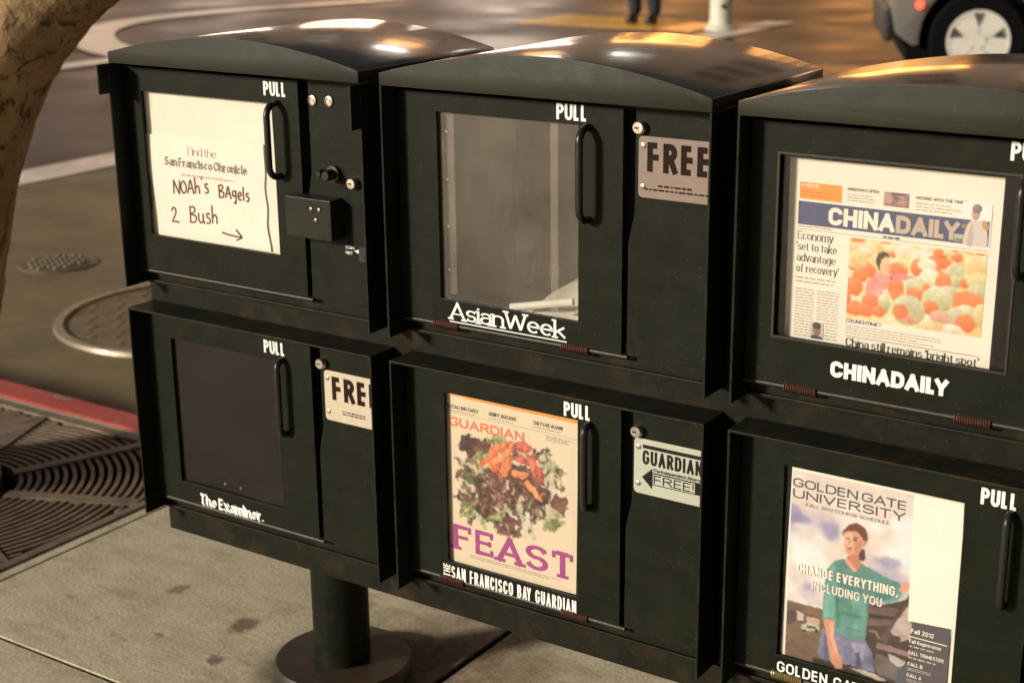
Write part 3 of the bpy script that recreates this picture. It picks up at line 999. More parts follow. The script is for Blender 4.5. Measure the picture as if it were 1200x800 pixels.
M['cover'] = simple('worn_iron_cover', (.30, .24, .17), .38, .3, .35, 30, .4)
M['coverplate'] = simple('concrete_coloured_iron_plate', (.165, .120, .066), .55, .0, .35, 9, .4)
M['coverdark'] = simple('dark_iron_cover_plate', (.15, .11, .062), .5, .1, .4, 18, .6)
mh = empty('manhole_cover', (-2.345, 1.905, ZR + .004), 'round iron manhole cover with a bright worn rim in the concrete by the red kerb', 'manhole cover')
m1 = MB()
m1.lathe([(.468, .001), (.464, .014), (.436, .014), (.432, .002)], 'z', (-2.345, 1.905, ZR + .004), 64)
m1.build('rim', M['cover'], mh, smooth=True)
m2 = MB()
m2.lathe([(.428, .001), (.426, .007)], 'z', (-2.345, 1.905, ZR + .004), 64)
for i in range(-9, 10):
    for j in range(-9, 10):
        x, y = i * .043 + (j % 2) * .021, j * .040
        if x * x + y * y < .40 ** 2 and (i + j) % 3 == 0: m2.lathe([(.014, .007), (.011, .0095)], 'z', (-2.345 + x, 1.905 + y, ZR + .004), 8)
m2.build('plate', M['coverplate'], mh)
vc = empty('valve_cover', (-3.33, 2.15, ZR + .004), 'small round bumpy utility cover lying flat in the concrete near the crosswalk line', 'utility cover')
m3 = MB()
m3.lathe([(.150, .001), (.146, .006), (.128, .007), (.126, .004)], 'z', (-3.33, 2.15, ZR + .004), 36)
m3.build('rim', M['coverdark'], vc, smooth=True)
m4 = MB()
m4.lathe([(.124, .001), (.122, .006)], 'z', (-3.33, 2.15, ZR + .004), 36)
for i in range(-3, 4):
    for j in range(-3, 4):
        x, y = i * .036 + (j % 2) * .018, j * .034
        if x * x + y * y < .105 ** 2: m4.lathe([(.013, .006), (.008, .016)], 'z', (-3.33 + x, 2.15 + y, ZR + .004), 8)
m4.build('plate', M['coverplate'], vc)

# ------------------------------------------------------------------ rack stand
PIT = .5334
BW = .5
stand = empty('news_rack_stand', (-.235, .14, 0), 'dark green rusty rack frame on a round post with disc foot, carrying six newspaper boxes', 'rack stand')
f = MB()
XL, XR = -PIT - .002, PIT + BW + .002
for x0, x1 in ((-PIT + BW + .0015, -.0015), (BW + .0015, PIT - .0015)):
    for y0, y1 in ((.056, .105), (.275, .315)):
        f = MB(); f.box(x0, x1, y0, y1, -.750 + G, -.004 + G)
        f.build('upright', M['frame'], stand, bevel=.002)
f = MB(); f.box(XL, XR, .054, .107, -.3905 + G, -.3575 + G); f.box(XL, XR, .273, .317, -.3905 + G, -.3575 + G)
f.build('middle_rail', M['frame'], stand, bevel=.002)
f = MB(); f.box(XL, XR, .054, .107, -.795 + G, -.7515 + G); f.box(XL, XR, .273, .317, -.795 + G, -.7515 + G)
for x in (XL, XR - .05, -.26, .72): f.box(x, x + .05, .1075, .2725, -.795 + G, -.7515 + G)
f.build('bottom_rail', M['frame'], stand, bevel=.002)
for px in (-.235, .735):
    f = MB(); f.lathe([(.0475, .030), (.0475, G - .795)], 'z', (px, .14, 0), 48)
    f.lathe([(.066, G - .803), (.066, G - .7955)], 'z', (px, .14, 0), 48)
    f.build('post', M['body'], stand, smooth=True)
    f = MB(); f.lathe([(.1155, 0), (.1155, .026), (.112, .031), (.0479, .032)], 'z', (px, .14, 0), 64)
    f.build('disc_foot', green_paint('scuffed_foot_paint' , (.024, .021, .015), .5, .8, .8) if px < 0 else M['frame'], stand, smooth=True)

# ------------------------------------------------------------------ newspaper boxes
DY = .030           # door face
def hood_arc(w0, w1, base, peak, n=28, skew=.02):
    pts = []
    for k in range(n + 1):
        t = k / n
        u = 2 * t - 1
        pts.append((w0 + (w1 - w0) * t, base + (peak - base) * (1 - abs(u - skew * (1 - u * u)) ** 1.9)))
    return pts

def handle(root, door, c, x, z0, z1, out=.029, r=.0050):
    mb = MB()
    yb, yf = DY - .0005, DY - out
    k = min(.017, out * .75)
    path = [(c + x, yb, z1 + G), (c + x, yf + k, z1 + G)]
    for q in range(1, 6):
        a = q / 6 * math.pi / 2
        path.append((c + x, yf + k - k * math.sin(a), z1 - k + k * math.cos(a) + G))
    path.append((c + x, yf, z1 - k + G))
    path.append((c + x, yf, z0 + k + G))
    for q in range(1, 6):
        a = q / 6 * math.pi / 2
        path.append((c + x, yf + k - k * math.cos(a), z0 + k - k * math.sin(a) + G))
    path += [(c + x, yf + k, z0 + G), (c + x, yb, z0 + G)]
    mb.tube(path, r, 12)
    o = mb.build('handle', M['black'], door, smooth=True)
    return o

def spring(root, door, c, x0, x1, z, mat):
    mb = MB()
    n, turns = 168, 14
    path = [(c + x0 + (x1 - x0) * k / n, .0335 + .0058 * math.cos(2 * math.pi * turns * k / n), z + G + .0058 * math.sin(2 * math.pi * turns * k / n)) for k in range(n + 1)]
    mb.tube(path, .00125, 6)
    return mb.build('hinge_spring', mat, door, smooth=True)

def lock(root, c, x, z, r=.0085):
    mb = MB()
    mb.lathe([(r, 0), (r, -.007), (r * .82, -.009)], 'y', (c + x, .0335, z + G), 28)
    o = mb.build('lock', M['steel'], root, smooth=True)
    k = MB(); k.box(c + x - r * .55, c + x + r * .12, .0238, .0244, z + G - r * .13, z + G + r * .13)
    k.build('keyway', M['keyhole_slot_shade'], o)
    return o

def plate(root, c, x0, x1, z0, z1, mat):
    mb = MB()
    r = .006
    pts = []
    for cx, cz, a0 in ((x0 + r, z0 + r, 180), (x1 - r, z0 + r, 270), (x1 - r, z1 - r, 0), (x0 + r, z1 - r, 90)):
        for q in range(5):
            a = math.radians(a0 + 22.5 * q)
            pts.append((c + cx + r * math.cos(a), cz + r * math.sin(a) + G))
    mb.prism(pts, .0322, .0338)
    o = mb.build('sign_plate', mat, root, bevel=.0004)
    for z in (z1 - .012, z0 + .014):
        s = MB(); s.lathe([(.0036, 0), (.0034, -.0012), (.0018, -.0018)], 'y', (c + x0 + .0068, .0321, z + G), 16)
        s.build('screw', M['steel'], o, smooth=True)
    return o

def newspaper_box(col, lower, label, win, door_x=.365, haze='clear', peak=.0525, mech=False, spring_mat='rustspring', pull=(.2645, .3105), hx=.319, hz=(-.155, -.036), hood_x=(0, BW), pull_z=.0205):
    c = col * PIT
    zt, zb = (-.392, -.748) if lower else (0.0, -.356)
    root = empty('newspaper_box', (c + .25, .03, zb + G), label, 'newspaper box', 'newspaper boxes in the rack')
    th = .003
    # shell: side plates that stand proud of the frame, body behind
    b = MB()
    yf = 0.0
    b.box(c, c + th, yf, .330, zb + G, zt + G - .0012)
    b.box(c + BW - th, c + BW, yf, .330, zb + G, zt + G - .0012)
    b.box(c + th, c + BW - th, .327, .330, zb + G, zt + G - .0012)
    b.box(c + th, c + BW - th, .050, .327, zb + G, zb + G + .004)
    if mech:
        b.box(c, c + th, -.021, -.0003, -.047 + G, -.0012 + G)
        b.box(c + BW - th, c + BW, -.021, -.0003, -.062 + G, -.0012 + G)
    b.build('body', M['body'], root, bevel=.0006)
    ly = MB()
    ly.box(c + th + .0005, c + BW - th - .0005, .05, .326, zb + G + .0045, zb + G + .006)
    ly.box(c + th + .0005, c + BW - th - .0005, .3245, .3265, zb + G + .0065, zt + G - .004)
    ly.build('inner_lining', M['dark'], root)
    if lower:
        t = MB(); t.box(c + .0002, c + BW - .0002, -.0005, .330, zt + G - .001, zt + G + .0022)
        t.build('top_plate', M['frame'], root, bevel=.0009)
    else:
        h = MB()
        arc = hood_arc(c + hood_x[0], c + hood_x[1], .0165, peak)
        pts = [(c + hood_x[0], 0), (c + hood_x[1], 0)] + [(p[0], p[1]) for p in reversed(arc)]
        h.prism([(p[0], p[1] + G) for p in pts], 0.0, .329)
        hd = h.build('hood', [M['hood'], M['hoodface']], root, bevel=.0010, smooth=True)
        for p in hd.data.polygons:
            if abs(p.normal.y) > .8: p.material_index = 1
    # fixed panel on the right, its left edge notched beside the door
    px = door_x + .015
    zs = zb + .026
    pts = [(c + door_x + .0055, zs), (c + BW - th - .0005, zs), (c + BW - th - .0005, zt - .0015), (c + px + .001, zt - .0015), (c + px, zt - .142), (c + door_x + .0065, zt - .178)]
    p = MB(); p.prism([(q[0], q[1] + G) for q in pts], .034, .050)
    p.build('control_panel', M['door'], root, bevel=.0012)
    s = MB()
    s.box(c + th + .0005, c + BW - th - .0005, .044, .050, zb + G + .006, zs + G - .0005)
    s.box(c + th + .0005, c + BW - th - .0005, .0375, .0437, zb + G + .0022, zb + G + .0068)
    s.build('front_sill', M['frame'], root, bevel=.0012)
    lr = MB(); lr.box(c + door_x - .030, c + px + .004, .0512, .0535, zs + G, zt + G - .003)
    lr.build('slot_shade_plate', M['keyhole_slot_shade'], root)  # near-black plate painting in the shade of the door slot
    # door
    dz0, dz1 = (zb + .0275, zt - .009)
    d = MB()
    x0, x1, z0, z1 = win
    d.ringpanel((c + th + .003, c + door_x, dz0 + G, dz1 + G), (c + x0, c + x1, z0 + G, z1 + G), DY, DY + .005)
    door = d.build('door', M['door'], root, bevel=.0008)
    g = MB(); g.box(c + x0 - .006, c + x1 + .006, DY + .0054, DY + .0066, z0 - .006 + G, z1 + .006 + G)
    g.build('window', M[haze], door)
    if lower: pull_z = .0290
    if pull: lettering('PULL', c + pull[0], c + pull[1], dz1 - pull_z, .0205, DY - .0003, M['white'], door, t=.19, gap=.075)
    r_ = MB(); r_.tube([(c + th + .001, .0335, zb + .0235 + G), (c + door_x + .008, .0335, zb + .0235 + G)], .0033, 12)
    r_.build('hinge_rod', M['rod'], door, smooth=True)
    for xa in ((.0585, .2705) if col >= 0 else ()): spring(root, door, c, xa, xa + .043, zb + .0235, M[spring_mat])
    if hx: handle(root, door, c, hx - .006, zt + hz[0], zt + hz[1], out=.015 if lower else .024)
    return root, door, c

# upper left: coin mechanism
r1, d1, c1 = newspaper_box(-1, False, 'dark green coin operated newspaper box with a handwritten white notice filling its window', (.0365, .3085, -.271, -.0445), .360, 'clear', .0485, True, pull=(.2945, .3380), hx=.3255, hz=(-.150, -.043), hood_x=(.004, .497), pull_z=.0245)
cb = MB(); cb.box(c1 + .346, c1 + .432, .006, .0335, -.2315 + G, -.1715 + G)
cbo = cb.build('coin_box', M['hoodface'], r1, bevel=.002)
for sx, sz in ((.396, -.1865), (.411, -.1865), (.404, -.202)):
    s = MB(); s.lathe([(.0030, 0), (.0028, -.0012), (.0012, -.0017)], 'y', (c1 + sx, .0058, sz + G), 14)
    s.build('screw', M['dullsteel'], cbo, smooth=True)
for sx, sz in ((.3845, -.0355), (.4155, -.0345)):
    s = MB(); s.lathe([(.0075, 0), (.0075, -.0022), (.0055, -.003), (.0050, -.0015), (.0028, -.0015), (.0024, -.0028)], 'y', (c1 + sx, .0338, sz + G), 24)
    s.build('screw', M['steel'], r1, smooth=True)
bt = MB(); bt.lathe([(.0125, 0), (.012, -.006), (.008, -.0065), (.0075, -.020), (.006, -.022)], 'y', (c1 + .4195, .0338, -.1375 + G), 28)
bt.build('push_button', M['black'], r1, smooth=True)
b2 = MB(); b2.lathe([(.005, 0), (.005, -.012), (.004, -.014)], 'y', (c1 + .400, .0338, -.1375 + G), 20)
b2.build('button_pin', M['black'], r1, smooth=True)
lock(r1, c1, .4555, -.1475, .0085)
tp_ = MB(); tp_.box(c1 + .459, c1 + .478, .0325, .0338, -.262 + G, -.240 + G)
tp_.build('coin_return', M['keyhole_slot_shade'], r1)
lettering('COIN', c1 + .434, c1 + .450, -.2455, .0042, .0334, M['white'], r1, t=.17)
lettering('RET', c1 + .434, c1 + .447, -.2535, .0042, .0334, M['white'], r1, t=.17)
ar_ = MB(); ar_.sheet([(c1 + .450, -.2475 + G), (c1 + .458, -.2445 + G), (c1 + .458, -.2505 + G)], .0333)
ar_.build('arrow_mark', M['white'], r1)

# upper middle: empty hazy window
r2, d2, c2 = newspaper_box(0, False, 'dark green newspaper box with an empty hazy window and pinkish sign plate reading FREE', (.0725, .2970, -.2945, -.0340), .363, 'hazy')
text('AsianWeek', c2 + .0875, c2 + .2795, -.3225 + G, .0255, DY - .0003, t=.16, style='wide', gap=.03).build('title_lettering', M['white'], d2, fix=False)
ul = MB(); ul.box(c2 + .0875, c2 + .2800, DY - .0007, DY - .0002, -.3262 + G, -.3247 + G)
ul.build('title_underline', M['white'], d2)
lock(r2, c2, .3865, -.0305)
pl = plate(r2, c2, .3840, .4960, -.1185, -.0410, M['pinkplate'])
lettering('FREE', .3965, .4835, -.0850, .0370, .0318, M['platetext'], pl, t=.21, gap=.13)
tiny_lines(.412, .462, -.1045, -.0995, 1, .0318, 3).build('small_print', M['platetext'], pl)
tiny_lines(.394, .488, -.1095, -.1052, 1, .0318, 4).build('small_print', M['platetext'], pl)
for xs, w in ((.079, .013), (.2465, .012)):
    st = MB(); st.box(c2 + xs, c2 + xs + w, .0425, .0440, -.290 + G, -.036 + G)
    st.build('window_retainer', M['strip'], r2, bevel=.0005)
for z in (-.062, -.128, -.194, -.255):
    s = MB(); s.lathe([(.0022, 0), (.0016, -.0012)], 'y', (.0805, .0423, z + G), 12)
    s.build('rivet', M['steel'], r2, smooth=True)

# upper right: broadsheet
r3, d3, c3 = newspaper_box(1, False, 'dark green newspaper box whose wide window shows a broadsheet with a blue masthead', (.0410, .3245, -.2695, -.0450), .372, 'clear', .0505, pull=(.3105, .3560), hx=.338, hz=(-.155, -.047))
text('CHINADAILY', c3 + .1180, c3 + .2615, -.3085 + G, .0200, DY - .0003, t=.265, gap=.06).build('title_lettering', M['white'], d3, fix=False)
wt = MB(); wt.ringpanel((c3 + .0395, c3 + .3260, -.2710 + G, -.0435 + G), (c3 + .0422, c3 + .3233, -.2683 + G, -.0462 + G), DY - .0012, DY - .0002)
wt.build('window_trim', M['rod'], d3)
lock(r3, c3, .3950, -.0305)

# lower left: dark empty window
r4, d4, c4 = newspaper_box(-1, True, 'dark green newspaper box with a dark empty window and a white blackletter title below it', (.0600, .2850, -.6870, -.4400), .358, 'smoky', hx=.3085, hz=(-.163, -.044), pull=(.2645, .3075))
text('The Examiner.', c4 + .1000, c4 + .2415, -.7200 + G, .0205, DY - .0003, t=.205, style='black', gap=.02, word=.16).build('title_lettering', M['white'], d4, fix=False)
lock(r4, c4, .3795, -.4285)
pl = plate(r4, c4, .3815, .4960, -.5175, -.4385, M['creamplate'])
lettering('FREE', c4 + .3965, c4 + .4860, -.4835, .0370, .0318, M['platetext'], pl, t=.21, gap=.13)
tiny_lines(c4 + .415, c4 + .462, -.5050, -.4975, 2, .0318, 9).build('small_print', M['platetext'], pl)
for sx in (.151, .186):
    s = MB(); s.lathe([(.0026, 0), (.002, -.0015)], 'y', (c4 + sx, .0400, -.676 + G), 12)
    s.build('rivet', M['steel'], r4, smooth=True)

# lower middle: magazine with salad
r5, d5, c5 = newspaper_box(0, True, 'dark green newspaper box showing a salad magazine cover, with an arrow on its grey plate', (.0735, .2965, -.6955, -.4330), .364, 'clear', hx=.3215, hz=(-.162, -.043), pull=(.2750, .3175))
text('SAN FRANCISCO BAY GUARDIAN', .0795, .2950, -.7215 + G, .0205, DY - .0003, t=.135, gap=.10, word=.26).build('title_lettering', M['white'], d5, fix=False)
def rot_text(s, x_right, z0, z1, cap, y, t, mat, parent):
    tmb = text(s, 0, z1 - z0, 0, cap, y, t=t, gap=.12)
    tmb.v = [(x_right - p[2], p[1], z0 + p[0] + G) for p in tmb.v]
    return tmb.build('title_lettering', mat, parent, fix=False)
rot_text('THE', .0775, -.7205, -.6995, .0125, DY - .0003, .16, M['white'], d5)
lock(r5, c5, .3885, -.4300)
pl = plate(r5, c5, .3830, .4960, -.5175, -.4400, M['greyplate'])
bar = MB(); bar.box(.3962, .4940, .0318, .0321, -.4527 + G, -.4477 + G)
bar.build('black_band', M['ink'], pl)
text('GUARDIAN', .3960, .4835, -.4750 + G, .0200, .0318, t=.175, gap=.11).build('lettering', M['ink'], pl, fix=False)
text('The Independent Alternative', .4115, .4955, -.4832 + G, .0048, .0318, t=.17, gap=.05, word=.2).build('lettering', M['ink'], pl, fix=False)
ab = MB(); ab.prism([(.3955, -.4934 + G), (.4108, -.5078 + G), (.4108, -.5020 + G), (.4950, -.5020 + G), (.4950, -.4846 + G), (.4108, -.4846 + G), (.4108, -.4791 + G)], .0318, .0321)
ab.build('black_arrow', M['ink'], pl)
ib = MB(); ib.box(.4120, .4740, .0314, .0317, -.5005 + G, -.4861 + G)
ib.build('arrow_panel', M['greyplate'], pl)
text('FREE!', .4135, .4722, -.4993 + G, .0120, .0310, t=.13, gap=.17).build('lettering', M['ink'], pl, fix=False)

# lower right: course brochure
r6, d6, c6 = newspaper_box(1, True, 'dark green newspaper box showing a course brochure with a woman in a teal top', (.0640, .2915, -.6955, -.4340), .372, 'clear', spring_mat='brass', hx=.351, hz=(-.157, -.042), pull=(.3090, .3515))
text('GOLDEN GATE UNIVERSITY', c6 + .0660, c6 + .3000, -.7185 + G, .0150, DY - .0003, t=.17, gap=.13, word=.42).build('title_lettering', M['white'], d6, fix=False)
lock(r6, c6, .3950, -.4300)

# ------------------------------------------------------------------ papers in the boxes
def wavy_sheet(left, right, y, zt, zb, thick=.0004, n=26, curl=0.0, fn=None):
    """sheet between two wavy side edges; left, right map 0..1 (top to bottom) to x"""
    mb = MB()
    m = 10
    for side, yo in ((0, 0), (1, thick)):
        vs = []
        for k in range(n + 1):
            t = k / n
            xl, xr = left(t), right(t)
            for q in range(m + 1):
                s_ = q / m
                z = zt(s_) + (zb(s_) - zt(s_)) * t
                vs.append((xl + (xr - xl) * s_, y + yo + (fn(s_, t) if fn else 0), z + G))
        fs = [(k * (m + 1) + q, (k + 1) * (m + 1) + q, (k + 1) * (m + 1) + q + 1, k * (m + 1) + q + 1) for k in range(n) for q in range(m)]
        mb.add(vs, fs if side == 0 else [tuple(reversed(x)) for x in fs])
    a = (n + 1) * (m + 1)
    rim = [k * (m + 1) for k in range(n + 1)] + [n * (m + 1) + q for q in range(1, m + 1)] + [k * (m + 1) + m for k in range(n - 1, -1, -1)] + [q for q in range(m - 1, 0, -1)]
    mb.f += [(rim[i], rim[i - 1], rim[i - 1] + a, rim[i] + a) for i in range(len(rim))]
    return mb

def interp(tab):
    def g(t):
        for (a, va), (b, vb) in zip(tab, tab[1:]):
            if t <= b:
                u = (t - a) / (b - a)
                u = u * u * (3 - 2 * u)
                return va + (vb - va) * u
        return tab[-1][1]
    return g

# blank backing sheet and the handwritten notice (upper left)
e = c1
bk = empty('backing_sheet', (e + .16, .0475, -.278 + G), 'blank cream sheet behind the handwritten notice, its right edge showing beside the handle', 'paper sheet')
wavy_sheet(lambda t: e + .0245 + .0012 * math.sin(t * 7), lambda t: e + .2905 + .0040 * t, .0478, lambda s: -.0478, lambda s: -.2775).build('sheet', M['newsprint'], bk, smooth=True)
nt = empty('paper_notice', (e + .15, .0455, -.277 + G), 'white paper notice with brown marker handwriting and an arrow pointing right', 'notice')
nL = interp([(0, .0222), (.12, .0215), (.30, .0238), (.52, .0325), (.60, .0342), (.70, .0285), (.84, .0205), (1, .0195)])
nR = interp([(0, .2722), (.25, .2728), (.42, .2700), (.60, .2732), (.75, .2708), (1, .2765)])
ripple = lambda s, t: -.0012 * math.sin(t * 5 + s * 2) * (1 - s) - .0010 * max(0, t - .55) * s
wavy_sheet(lambda t: e + nL(t), lambda t: e + nR(t), .0452, lambda s: -.1140 + .004 * s, lambda s: -.2765 + .004 * s, fn=ripple).build('sheet', M['paper'], nt, smooth=True)
NY = .0450
def drape(mb):
    """lay printing on the rippled notice"""
    for i, (x, y, z) in enumerate(mb.v):
        t = (-.1140 - (z - G)) / .1625
        s_ = (x - e - nL(t)) / (nR(t) - nL(t))
        mb.v[i] = (x, y + ripple(s_, t) - .0001, z)
    return mb
def lab(s, x0, x1, zb, cap, mat, parent, y=NY, **k): return drape(text(s, e + x0, e + x1, zb + G, cap, y, **k)).build('lettering', mat, parent, fix=False)
lab('Find the', .1155, .1755, -.1395, .0125, M['greyink'], nt, t=.10, style='serif', gap=.06, word=.22)
lab('San Francisco Chronicle', .0635, .2370, -.1600, .0145, M['greyink'], nt, t=.19, style='black', gap=.02, word=.18)
drape(tiny_lines(e + .098, e + .209, -.1745, -.1695, 1, NY, 5, .5, 0)).build('small_print', M['redink'], nt)
def hand(strokes, mb, w=.0027):
    lay = [0]
    for st in strokes:
        P2 = [Vector(p) for p in st]
        pts = []
        for k in range(len(P2) - 1):
            p0, p1, p2, p3 = P2[max(k - 1, 0)], P2[k], P2[k + 1], P2[min(k + 2, len(P2) - 1)]
            for q in range(6):
                t = q / 6
                pts.append(tuple(.5 * ((2 * p1) + (p2 - p0) * t + (2 * p0 - 5 * p1 + 4 * p2 - p3) * t * t + (3 * p1 - p0 - 3 * p2 + p3) * t ** 3)))
        pts.append(tuple(P2[-1]))
        ribbon(mb, pts, lambda a: w * (.75 + .5 * abs(math.sin(a - .6))), lambda p, l: (p[0], NY - l * 1.2e-5, p[1] + G), lay)
def hw(letters, x, z, h, mb, w=.0027, slope=0.0):
    """hand lettering: every letter has its own strokes in a unit box"""
    HG = {
     'N': (.75, [[(.08, 0), (.12, .5), (.15, .98)], [(.15, .95), (.38, .45), (.62, .02)], [(.62, .02), (.66, .5), (.74, 1.0)]]),
     'O': (.62, [[(.34, .88), (.12, .72), (.06, .36), (.26, .06), (.5, .22), (.54, .62), (.36, .88), (.2, .8)]]),
     'A': (.7, [[(.04, .02), (.2, .5), (.36, .95), (.5, .5), (.62, 0)], [(.12, .38), (.56, .40)]]),
     'h': (.62, [[(.1, 1.12), (.1, .5), (.08, .0)], [(.09, .3), (.28, .55), (.44, .42), (.46, .02)]]),
     "'": (.28, [[(.16, 1.2), (.10, .95)]]),
     's': (.5, [[(.4, .6), (.18, .62), (.14, .42), (.36, .28), (.34, .04), (.06, .02)]]),
     'B': (.72, [[(.1, 1.0), (.12, .5), (.08, .0)], [(.1, .95), (.42, 1.0), (.52, .76), (.16, .54), (.16, .54), (.58, .42), (.5, .08), (.08, .02)]]),
     'q': (.62, [[(.46, .66), (.18, .64), (.12, .34), (.34, .28), (.48, .58), (.48, .64), (.46, .1), (.40, -.28), (.22, -.2)]]),
     'e': (.52, [[(.1, .32), (.38, .38), (.36, .62), (.14, .56), (.1, .2), (.26, .02), (.46, .12)]]),
     'l': (.3, [[(.14, 1.1), (.12, .5), (.14, .02)]]),
     '2': (.8, [[(.1, .72), (.22, .98), (.46, .9), (.44, .6), (.1, .06), (.12, .02), (.5, .06), (.72, .0)]]),
     'u': (.66, [[(.1, .62), (.1, .2), (.28, .02), (.46, .2), (.48, .62), (.46, .25), (.58, .0)]]),
    }
    for ch in letters:
        if ch == ' ': x += h * .62; continue
        wd, st = HG[ch]
        hand([[(x + p[0] * h, z + p[1] * h) for p in s_] for s_ in st], mb, w)
        x += wd * h
        z += slope * h
    return x
hm = MB()
hw("NOAh's", e + .0765, -.2040, .0228, hm, slope=.07)
hw('BAqels', e + .1740, -.2000, .0195, hm, slope=.0)
hw('2', e + .0675, -.2500, .0235, hm)
hw('Bush', e + .1075, -.2465, .0255, hm, slope=.05)
hand([[(e + .1760, -.2545), (e + .197, -.2570), (e + .2185, -.2575)], [(e + .2065, -.2465), (e + .2190, -.2575)], [(e + .2190, -.2577), (e + .2060, -.2635)]], hm)
drape(hm).build('handwriting', M['marker'], nt, fix=False)

for o_ in (bk, nt): o_.location += Vector((.0066, -.0065, .0018))

# leftovers lying in the empty upper box
lo = empty('leftover_newspapers', (.20, .16, -.348 + G), 'crumpled newspapers left lying on the floor of the hazy empty box', 'newspaper')
def crumpled(x0, x1, y0, y1, z, amp, seed, name, mat, lift=(0, 0)):
    r = random.Random(seed)
    ph = [r.uniform(0, 6) for _ in range(6)]
    mb = MB(); n = 22
    vs = []
    for i in range(n + 1):
        for j in range(n + 1):
            u, v = i / n, j / n
            h = amp * (.5 + .25 * math.sin(5 * u + ph[0]) + .2 * math.sin(7 * v + ph[1]) + .12 * math.sin(13 * u + 9 * v + ph[2]))
            vs.append((x0 + (x1 - x0) * u, y0 + (y1 - y0) * v + .01 * math.sin(4 * u + ph[3]), z + G + h + lift[0] * u + lift[1] * v))
    mb.add(vs, [(i * (n + 1) + j, (i + 1) * (n + 1) + j, (i + 1) * (n + 1) + j + 1, i * (n + 1) + j + 1) for i in range(n) for j in range(n)])
    return mb.build(name, mat, lo, smooth=True, fix=False)
crumpled(.10, .355, .07, .30, -.338, .010, 2, 'lower_sheet', M['tanpaper'], (.0, .030))
crumpled(.185, .355, .065, .25, -.322, .014, 5, 'upper_sheet', M['newsprint'], (.012, .035))
rl = MB(); rl.tube([(.160, .075, -.306 + G), (.205, .085, -.298 + G), (.250, .095, -.290 + G)], .0055, 14)
rl.build('rolled_sheet', M['paper'], lo, smooth=True)
pr = Print(.262, .33, -.315, -.285, 60, 30, P(215, 190, 150))
nz_ = vnoise(pr.shape, 7, 4)
pr.paint((nz_ > .55) * .8, P(150, 165, 100)); pr.paint((pr.X > .285) * (nz_ < .6) * .8, P(215, 110, 85)); pr.paint((vnoise(pr.shape, 4, 9) > .62) * .8, P(90, 70, 50))
po = pr.build('printed_page', 0.0, lo, M['print'])
for v in po.data.vertices:
    zz = v.co.z
    v.co.y = .072 - .16 + (zz - (-.315 + .348)) * 1.6
    v.co.z = zz * .62 + .026

def quad_map(cx, cz):
    def g(x, y):
        return tuple(k[0] + k[1] * x + k[2] * y + k[3] * x * y + k[4] * x * x + k[5] * y * y for k in (cx, cz))
    return g

# broadsheet (upper right)
e = c3
nw = empty('broadsheet_newspaper', (e + .174, .052, -.273 + G), 'folded broadsheet with blue masthead and a photo of a person among orange and cream gourds', 'newspaper')
NPY = .0496
wavy_sheet(lambda t: e + .0464 + .0020 * t, lambda t: e + .3012 - .0008 * t, .0500, lambda s: -.0530, lambda s: -.2735, thick=.006, fn=lambda s, t: 0).build('folded_sheets', M['newsprint'], nw, smooth=True)
mb = MB(); mb.box(e + .0602, e + .1132, NPY + .0001, NPY + .0003, -.1010 + G, -.0810 + G); mb.build('orange_panel', M['orange'], nw)
lettering('INSIDE', e + .0625, e + .0850, -.0865, .0040, NPY, M['newsprint'], nw, t=.18)
tiny_lines(e + .063, e + .110, -.099, -.090, 2, NPY, 21, .35, .1).build('small_print', M['orange_title'], nw)
mb = MB(); mb.box(e + .0595, e + .2887, NPY + .0001, NPY + .0003, -.1322 + G, -.1040 + G); mb.build('masthead_band', M['navy'], nw)
tx = text('CHINA', e + .0980, e + .1790, -.1288 + G, .0212, NPY, t=.25, gap=.055)
tx.build('masthead_lettering', M['newsprint'], nw, fix=False)
text('DAILY', e + .1805, e + .2545, -.1293 + G, .0212, NPY, t=.25, gap=.055).build('masthead_lettering', M['taupe'], nw, fix=False)
mb = MB(); mb.box(e + .2492, e + .2600, NPY - .0004, NPY - .0002, -.1302 + G, -.1215 + G); mb.build('edition_mark', M['greyplate'], nw)
lettering('USA', e + .2503, e + .2590, -.1298, .0036, NPY - .0006, M['navy'], nw, t=.2)
lettering('WINDOWS OPEN', e + .1195, e + .1580, -.0855, .0038, NPY, M['greyink'], nw, t=.17)
tiny_lines(e + .1195, e + .155, -.0985, -.0885, 3, NPY, 22, .35).build('small_print', M['paleink'], nw)
th_ = Print(e + .1643, e + .1943, -.0988, -.0822, 40, 24, P(150, 125, 110))
q1 = vnoise(th_.shape, 9, 31)
th_.paint((q1 > .5) * .8, P(105, 90, 85)); th_.paint((th_.X < e + .173) * .6, P(190, 185, 110)); th_.paint((q1 < .38) * .8, P(205, 150, 140)); th_.paint((th_.Z < -.0945) * .7, P(170, 120, 90))
th_.build('teaser_picture', NPY, nw, M['print'])
lettering('MOVING WITH THE TIMES', e + .2022, e + .2605, -.0872, .0038, NPY, M['greyink'], nw, t=.17)
tiny_lines(e + .2022, e + .2585, -.1010, -.0900, 3, NPY, 23, .35, .3).build('small_print', M['paleink'], nw)
